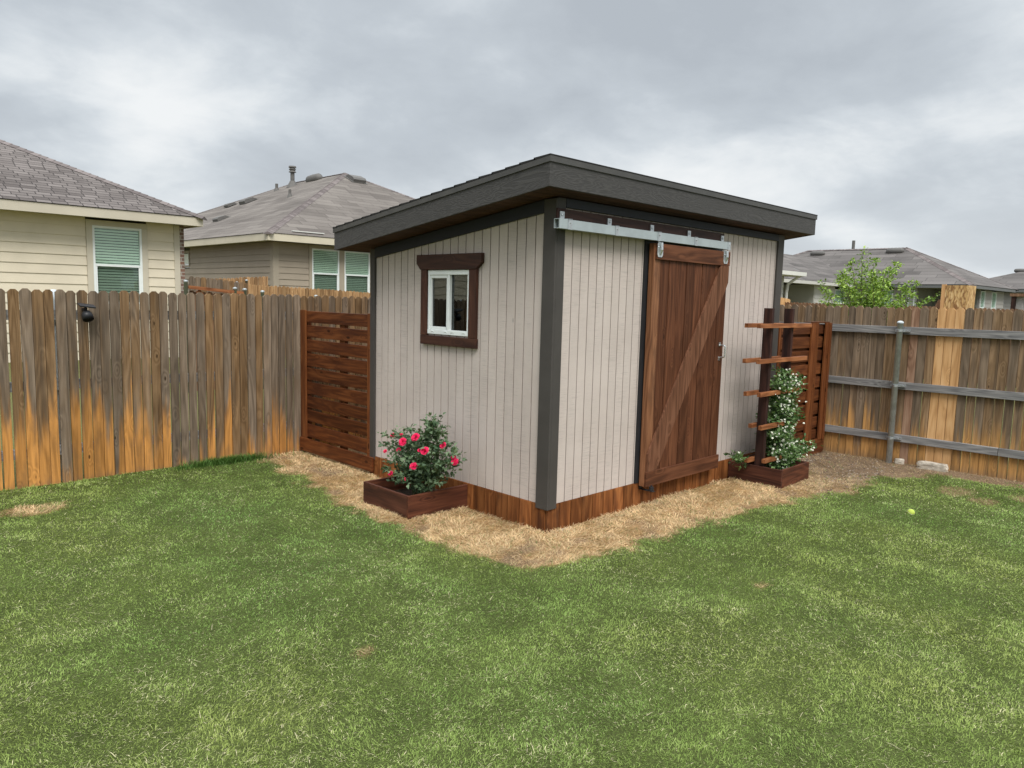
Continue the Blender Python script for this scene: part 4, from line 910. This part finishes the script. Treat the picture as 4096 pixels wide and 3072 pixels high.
def pipe(parent, x_, y_, z0, z1, r_, hood=False):
    mb = MB(); pr = [(r_*2.6, -.1), (r_*1.3, .12), (r_, .13), (r_, z1-z0)]
    if hood: pr = [(r_*3., -.1), (r_*1.25, .2), (r_, .21), (r_, z1-z0-.28), (r_*1.9, z1-z0-.27), (r_*1.2, z1-z0-.2), (r_*1.8, z1-z0-.16), (r_*1.2, z1-z0-.1), (r_*1.9, z1-z0-.08), (r_*1.7, z1-z0-.02), (.01, z1-z0)]
    mb.lathe((x_, y_, z0), pr, 12); mb.build('chimney_pipe' if hood else 'vent_pipe', M['ventmetal'], parent)

# cream house
h1 = thing('house', (-4, 18, .3), 'cream lap-sided house with one blind-covered window above the weathered fence', 'house')
hip_roof(h1, -12., 2.20, 11.70, 23.9, 3.294, .494, M['shingle'], M['creamtrim'], .17)
mb = MB(); lap_wall(mb, 'F', 12.2, -11.5, .125, .3, 3.14, (), .182); lap_wall(mb, 'F', 12.2, 1.225, 1.757, .3, 3.14, (), .182)
mb.box(.125, 1.225, 12.205, 12.23, .3, 1.4)
mb.box(-11.5, 1.9, 12.24, 12.3, .3, 1.45); mb.box(-11.5, -.1, 12.24, 12.3, 1.45, 3.14); mb.box(1.3, 1.9, 12.24, 12.3, 1.45, 3.14); mb.box(-11.5, -11.45, 12.3, 23.4, .3, 3.14)
mb.build('wall', M['cream'], h1)
mb = MB(); mb.box(1.758, 1.872, 12.175, 12.205, .3, 3.13); mb.build('corner_trim', M['creamtrim'], h1)
mb = MB(); mb.box(1.874, 1.965, 12.19, 12.6, .3, 3.13); mb.build('brick_pier', M['brick'], h1)
MB().box(1.90, 1.96, 12.6, 23.4, .3, 3.14).build('wall', M['brick'], h1); mb = MB(); mb.box(-11.45, 1.9, 23.34, 23.4, .3, 3.14); mb.build('wall', M['brick'], h1)
sash_window(h1, 'F', 12.2, .233, 1.128, 1.50, 2.995, M['creamtrim'], .105)
# tan house
h2 = thing('house', (12, 24, .6), 'tan lap-sided hip-roofed house with two side-by-side windows', 'house')
rf2, A, B = hip_roof(h2, 5.68, 18.98, 15.90, 33.1, 3.467, .473, M['shingle2'], M['fasciacream'], .20)
HO = [(7.319, 8.247, 1.68, 3.146), (8.431, 9.359, 1.68, 3.146)]
mb = MB(); lap_wall(mb, 'F', 16.4, 6.26, 18.4, .5, 3.27, [(7.22, 9.46, 1.5, 3.26)]); lap_wall(mb, 'L', 6.1, 16.56, 32.6, .5, 3.27, [(22.42, 23.1, 2.6, 3.17)])
mb.box(6.15, 7.3, 16.45, 16.5, .5, 3.27); mb.box(9.4, 18.4, 16.45, 16.5, .5, 3.27); mb.box(7.3, 9.4, 16.45, 16.5, .5, 1.66); mb.box(6.15, 6.2, 16.5, 32.6, .5, 2.6); mb.box(6.15, 6.2, 23.1, 32.6, 2.6, 3.27)
mb.box(18.35, 18.4, 16.5, 32.6, .5, 3.27)
mb.build('wall', M['tan'], h2)
mb = MB(); mb.box(6.08, 6.26, 16.375, 16.40, .5, 3.27); mb.box(6.075, 6.10, 16.40, 16.56, .5, 3.27); mb.build('corner_trim', M['tantrim'], h2)
mb = MB(); fb(mb, 'F', 16.4, 7.222, 7.317, 0, .036, 1.5, 3.26); fb(mb, 'F', 16.4, 8.25, 8.428, 0, .036, 1.5, 3.26); fb(mb, 'F', 16.4, 9.362, 9.46, 0, .036, 1.5, 3.26)
fb(mb, 'F', 16.4, 7.319, 8.247, 0, .038, 3.148, 3.26); fb(mb, 'F', 16.4, 8.431, 9.359, 0, .038, 3.148, 3.26); fb(mb, 'F', 16.4, 7.319, 9.359, -.02, .03, 1.5, 1.675); mb.build('trim_board', M['tantrim'], h2)
for a in HO: sash_window(h2, 'F', 16.4, *a)
mb = MB(); fb(mb, 'L', 6.1, 22.42, 22.47, 0, .036, 2.60, 3.17); fb(mb, 'L', 6.1, 22.471, 23.1, 0, .036, 3.09, 3.17); fb(mb, 'L', 6.1, 22.471, 23.1, 0, .036, 2.60, 2.68); sw = mb.build('window', M['tantrim'], h2)
mb = MB(); fb(mb, 'L', 6.1, 22.50, 23.08, -.02, -.01, 2.70, 3.07); mb.build('pane', M['blind'], sw)
sx_ = Vector((1, 0, .473)); sy_ = Vector((0, 1, .473))
vent_box(h2, (7.74, 23.6, 4.44), sx_, (0, 1, 0), 1.0); vent_box(h2, (9.93, 26.0, 5.49), sx_, (0, 1, 0), 1.2); vent_box(h2, (9.72, 27.2, 5.40), sx_, (0, 1, 0), .9)
dome_vent(h2, (12.05, 24.45, 6.52), 1.05, (0, -1, .05), .2)
vent_box(h2, (12.36, 21.85, 6.29), sy_, (1, 0, 0), 1.3)
pipe(h2, 11.674, 25.57, 6.30, 7.13, .085, True); pipe(h2, 11.29, 26.22, 6.1, 6.40, .06); pipe(h2, 9.66, 22.05, 5.33, 5.62, .05)
mb = MB(); mb.beam((6.51, 16.07, 3.58), (7.54, 16.07, 3.58), .06, .03); mb.build('gutter_strip', M['whitefascia'], h2)
# grey house
h3 = thing('house', (31, 9, 0), 'grey hip-roofed house with covered porch behind the young tree', 'house')
rf3, A, B = hip_roof(h3, 28., 35.08, 4.07, 15.6, 2.787, .482, M['shingle3'], M['grayfascia'], .12)
mb = MB()
# wing towards the shed side, lower ridge along X, with its projecting end
WR = 1.45
def slopef(ps, fu, fv): mb.add(ps, [tuple(range(len(ps)))], None, [[(fu(p), fv(p)) for p in ps]])
zr_ = 2.787+.482*2.6
slopef([(10, 8.5, 2.787), (28.2, 8.5, 2.787), (33.4, 11.1, 2.787+.482*2.6), (10, 11.1, zr_)], lambda p: p[0], lambda p: p[1]*1.11)
slopef([(30, 13.7, 2.787), (10, 13.7, 2.787), (10, 11.1, zr_), (30, 11.1, zr_)], lambda p: p[0], lambda p: -p[1]*1.11)
slopef([(8, 6.0, 2.80), (17.70, 6.0, 2.80), (17.70, 8.6, 2.80), (15.1, 8.6, 2.80+.482*2.6), (8, 8.6, 2.80+.482*2.6)], lambda p: p[0], lambda p: p[1]*1.11)
mb.build('roof', M['shingle3'], h3)
mb = MB(); mb.box(17.7, 28.0, 8.50, 8.54, 2.655, 2.775); mb.box(17.7, 28.2, 8.54, 8.95, 2.66, 2.68); mb.build('fascia', M['palegray'], h3)
mb = MB(); mb.box(8, 17.74, 5.93, 6.02, 2.69, 2.80); mb.box(8, 17.7, 6.03, 6.4, 2.68, 2.70); mb.box(17.66, 17.74, 6.03, 8.6, 2.69, 2.80); mb.build('gutter', M['whitefascia'], h3)
mb = MB(); mb.tube([(17.55, 6.05, 2.70), (17.40, 6.33, 2.45), (17.40, 6.36, 2.2), (17.40, 6.36, -.05)], .045, 8); mb.build('downspout', M['whitefascia'], h3)
mb = MB(); lap_wall(mb, 'F', 6.45, 8, 17.35, 0, 2.70); mb.box(17.32, 17.35, 6.48, 12, 0, 2.7); mb.build('wall', M['palegray'], h3)
mb = MB(); lap_wall(mb, 'F', 11.4, 17.4, 26.2, 0, 2.70); mb.build('porch_wall', M['grayrecess'], h3)
HB = [(28.315-.9, 28.95, 1.5, 2.45)]
mb = MB(); lap_wall(mb, 'F', 8.9, 25.25, 28.4, 0, 2.67, [(27.2, 28.2, 1.7, 2.55)]); mb.box(25.2, 25.25, 8.9, 11.4, 0, 2.67); mb.build('wall', M['palegray'], h3)
mb = MB(); fb(mb, 'F', 8.9, 27.2, 27.24, 0, .03, 1.4, 2.55); fb(mb, 'F', 8.9, 28.16, 28.2, 0, .03, 1.4, 2.55); fb(mb, 'F', 8.9, 27.24, 28.16, 0, .03, 2.50, 2.55); fb(mb, 'F', 8.9, 27.24, 28.16, 0, .03, 1.95, 2.0); wn = mb.build('window', M['white'], h3)
mb = MB(); fb(mb, 'F', 8.9, 27.24, 28.16, -.02, -.01, 1.4, 2.5); mb.build('pane', M['glass_up'], wn); 
mb = MB(); fb(mb, 'F', 8.9, 27.2, 28.2, -.08, -.06, 1.4, 2.5); mb.build('blind_slat', M['blind'], wn)
mb = MB(); mb.lathe((23.9, 11.36, 2.34), [(.14, 0), (.13, .03), (.09, .035), (.0, .03)], 16, (0, -1, 0)); mb.build('wall_clock', M['ventmetal'], h3)
mb = MB(); lap_wall(mb, 'L', 28.4, 6.1, 8.9, 0, 2.66, [(7.0, 7.9, 1.2, 2.55)]); lap_wall(mb, 'F', 4.47, 30.75, 34.7, 0, 2.66, [(30.86, 31.5, 1.2, 2.63), (32.6, 33.35, 1.2, 2.63)]); mb.box(30.75, 30.8, 4.5, 6.6, 0, 2.66); mb.box(34.65, 34.7, 4.5, 15.2, 0, 2.66); mb.build('wall', M['grayside'], h3)
mb = MB(); lap_wall(mb, 'L', 30.6, 4.5, 6.1, 0, 2.66); mb.box(28.4, 30.6, 6.1, 6.15, 0, 2.66); mb.box(28.1, 30.8, 4.2, 6.3, 2.66, 2.672); mb.build('porch_wall', M['grayrecess'], h3)
sash_window(h3, 'L', 28.4, 7.0, 7.9, 1.3, 2.55); sash_window(h3, 'F', 4.47, 30.86, 31.50, 1.25, 2.62); sash_window(h3, 'F', 4.47, 32.6, 33.35, 1.25, 2.62)
sash_window(h3, 'L', 28.39, 6.17, 6.42, 1.2, 2.56, blind=False)
mb = MB(); mb.box(28.1, 28.25, 4.2, 4.35, 0, 2.66); mb.build('porch_post', M['palegray'], h3)
dome_vent(h3, (31.0, 11.36, 4.30), .7, (0, 1, 0), .12); dome_vent(h3, (31.07, 7.96, 4.33), .75, (0, 1, 0), .14); vent_box(h3, (23.9, 9.2, 3.13), (0, 1, .48), (1, 0, 0), .9); pipe(h3, 32.2, 10.2, 4.2, 4.95, .07)
# far dark roofs
h4 = thing('house', (38, 4.5, 0), 'far grey roof peeking over the hip of the grey house', 'house')
hip_roof(h4, 36.6, 44., -.3, 7.6, 2.86, .33, M['shingle3'], M['grayfascia'], .14, trimcaps=False); mb = MB(); lap_wall(mb, 'L', 37., .0, 7.2, 0, 2.75); lap_wall(mb, 'F', .1, 37., 43.6, 0, 2.75); mb.build('wall', M['grayside'], h4)
dome_vent(h4, (39.4, 4.9, 3.82), .5, (0, 1, 0), .10); pipe(h4, 40, 4.0, 3.8, 4.3, .05)
h5 = thing('house', (46, -2, 0), 'distant low grey house behind the slatted pavilion', 'house')
hip_roof(h5, 46., 60., -9., 6.0, 2.85, .17, M['shingle3'], M['grayfascia'], .14, trimcaps=False); mb = MB(); lap_wall(mb, 'L', 46.5, -8.5, 5.5, 0, 2.75); mb.build('wall', M['grayside'], h5)
pv = thing('garden_pavilion', (25, .6, 0), 'dark-roofed garden pavilion with pale curtains beyond the picket fence', 'pavilion')
MB().box(24., 27.5, -1.8, 2.03, 2.29, 2.38).build('roof', M['fence_far2'], pv)
for x_, y_ in ((24.1, 1.93), (24.1, -1.7), (27.3, 1.93), (27.3, -1.7)): MB().box(x_-.06, x_+.06, y_-.06, y_+.06, 0, 2.29).build('post', M['trellis'], pv)
mb = MB()
for i in range(14): mb.tube([(24.15+.02*(i % 2), 1.86-.014*i, .2), (24.15+.02*(i % 2), 1.86-.014*i, 2.28)], .012, 6)
mb.build('curtain', M['curtain'], pv)
mb = MB()
for i in range(16): mb.box(24.2, 24.22, -1.6, 1.63, .5+i*.11, .57+i*.11)
mb.build('slat_panel', M['slat_y'], pv)

# ------------------------------------------------------------------ neighbours' fences
def lot_fence(loc, label, face, pos, u0, u1, zb, zt, pitch, mat, seed, group=None):
    t = thing('wooden_fence', loc, label, 'fence'); pickets(face, pos, u0, u1, zb, zt, pitch, None, .006, seed).build('plank_panel', mat, t); return t
t = lot_fence((2.8, 11, .3), 'golden picket fence crossing below the tan house windows', 'F', 11.0, 2.80, 8.0, lambda u: .2, lambda u: 1.962-.0316*(u-2.8), .092, M['fence_far'], 21)
MB().box(2.8, 8., 11.02, 11.06, 1.5, 1.59).build('rail', M['fence_far2'], t)
t = lot_fence((2.2, 12.2, .3), 'grey-brown picket fence running from the cream house corner', 'F', 12.0, 1.98, 3.25, lambda u: .2, lambda u: 2.10-.085*(u-1.98), .12, M['fence'], 22)
MB().box(1.98, 3.25, 12.02, 12.06, 1.5, 1.59).build('rail', M['fence_far2'], t)
t = lot_fence((4, 13.5, .3), 'short golden fence panel standing against the tan house corner', 'F', 13.5, 2.95, 4.47, lambda u: .3, lambda u: 2.082+.078*(u-2.95), .098, M['fence_far'], 23)
MB().box(2.95, 4.47, 13.52, 13.56, 1.6, 1.69).build('rail', M['fence_far2'], t)
gt = thing('wooden_gate', (.8, 8, .1), 'reddish wooden gate frame beside the steel posts', 'gate')
mb = MB(); mb.beam((.40, 8, 1.85), (1.30, 8, 1.775), .04, .05); mb.build('rail', M['bar'], gt)
mb = MB(); mb.beam((.55, 8.03, 1.80), (.75, 8.03, 1.55), .03, .08); mb.build('brace', M['bar'], gt)
pickets('F', 8.045, .42, 1.28, lambda u: .15, lambda u: 1.80-.08*(u-.42), .095, None, .006, 31).build('plank_panel', M['fence_far2'], gt)
M['pwhite'] = plain('galvanised post', (.36, .39, .40), .45, .3)
for i, (x_, y_, z_, lb) in enumerate(((.36, 8., 1.96, 'galvanised steel post at the brick corner of the cream house'), (1.143, 8., 1.872, 'first galvanised post of the pair by the wooden gate'), (1.306, 8., 1.858, 'second galvanised post of the pair, farther from the cream house'),
                                      (1.613, 8., 1.832, 'capped white post tip in front of the golden fence'), (2.61, 8., 1.778, 'white post cap barely showing above the fence near the slat screen'), (3.271, 12.6, 2.03, 'steel post between the two golden fences'), (3.64, 12.9, 2.09, 'steel post before the tan house corner'))):
    r_ = .03
    o = MB().lathe((x_, y_, 0), [(r_, 0), (r_, z_-.04), (r_+.004, z_-.04), (r_+.004, z_-.012), (.01, z_)], 12).build('steel_post', M['pwhite'], smooth=True); tag(o, lb, 'post', group='steel posts beyond the weathered fence')
lot_fence((17, 3, 0), 'far brown picket fence line in front of the grey house', 'L', 17.0, -4., 7.8, lambda u: 0, lambda u: 1.862+.009*(u-.3), .095, M['fence_far2'], 41)
lot_fence((12.8, 4.6, 0), 'sloping golden fence end seen near the shed corner', 'F', 6.2, 16.6, 17.35, lambda u: 0, lambda u: 2.06-.09*(u-16.6), .12, M['fence_new'], 42)
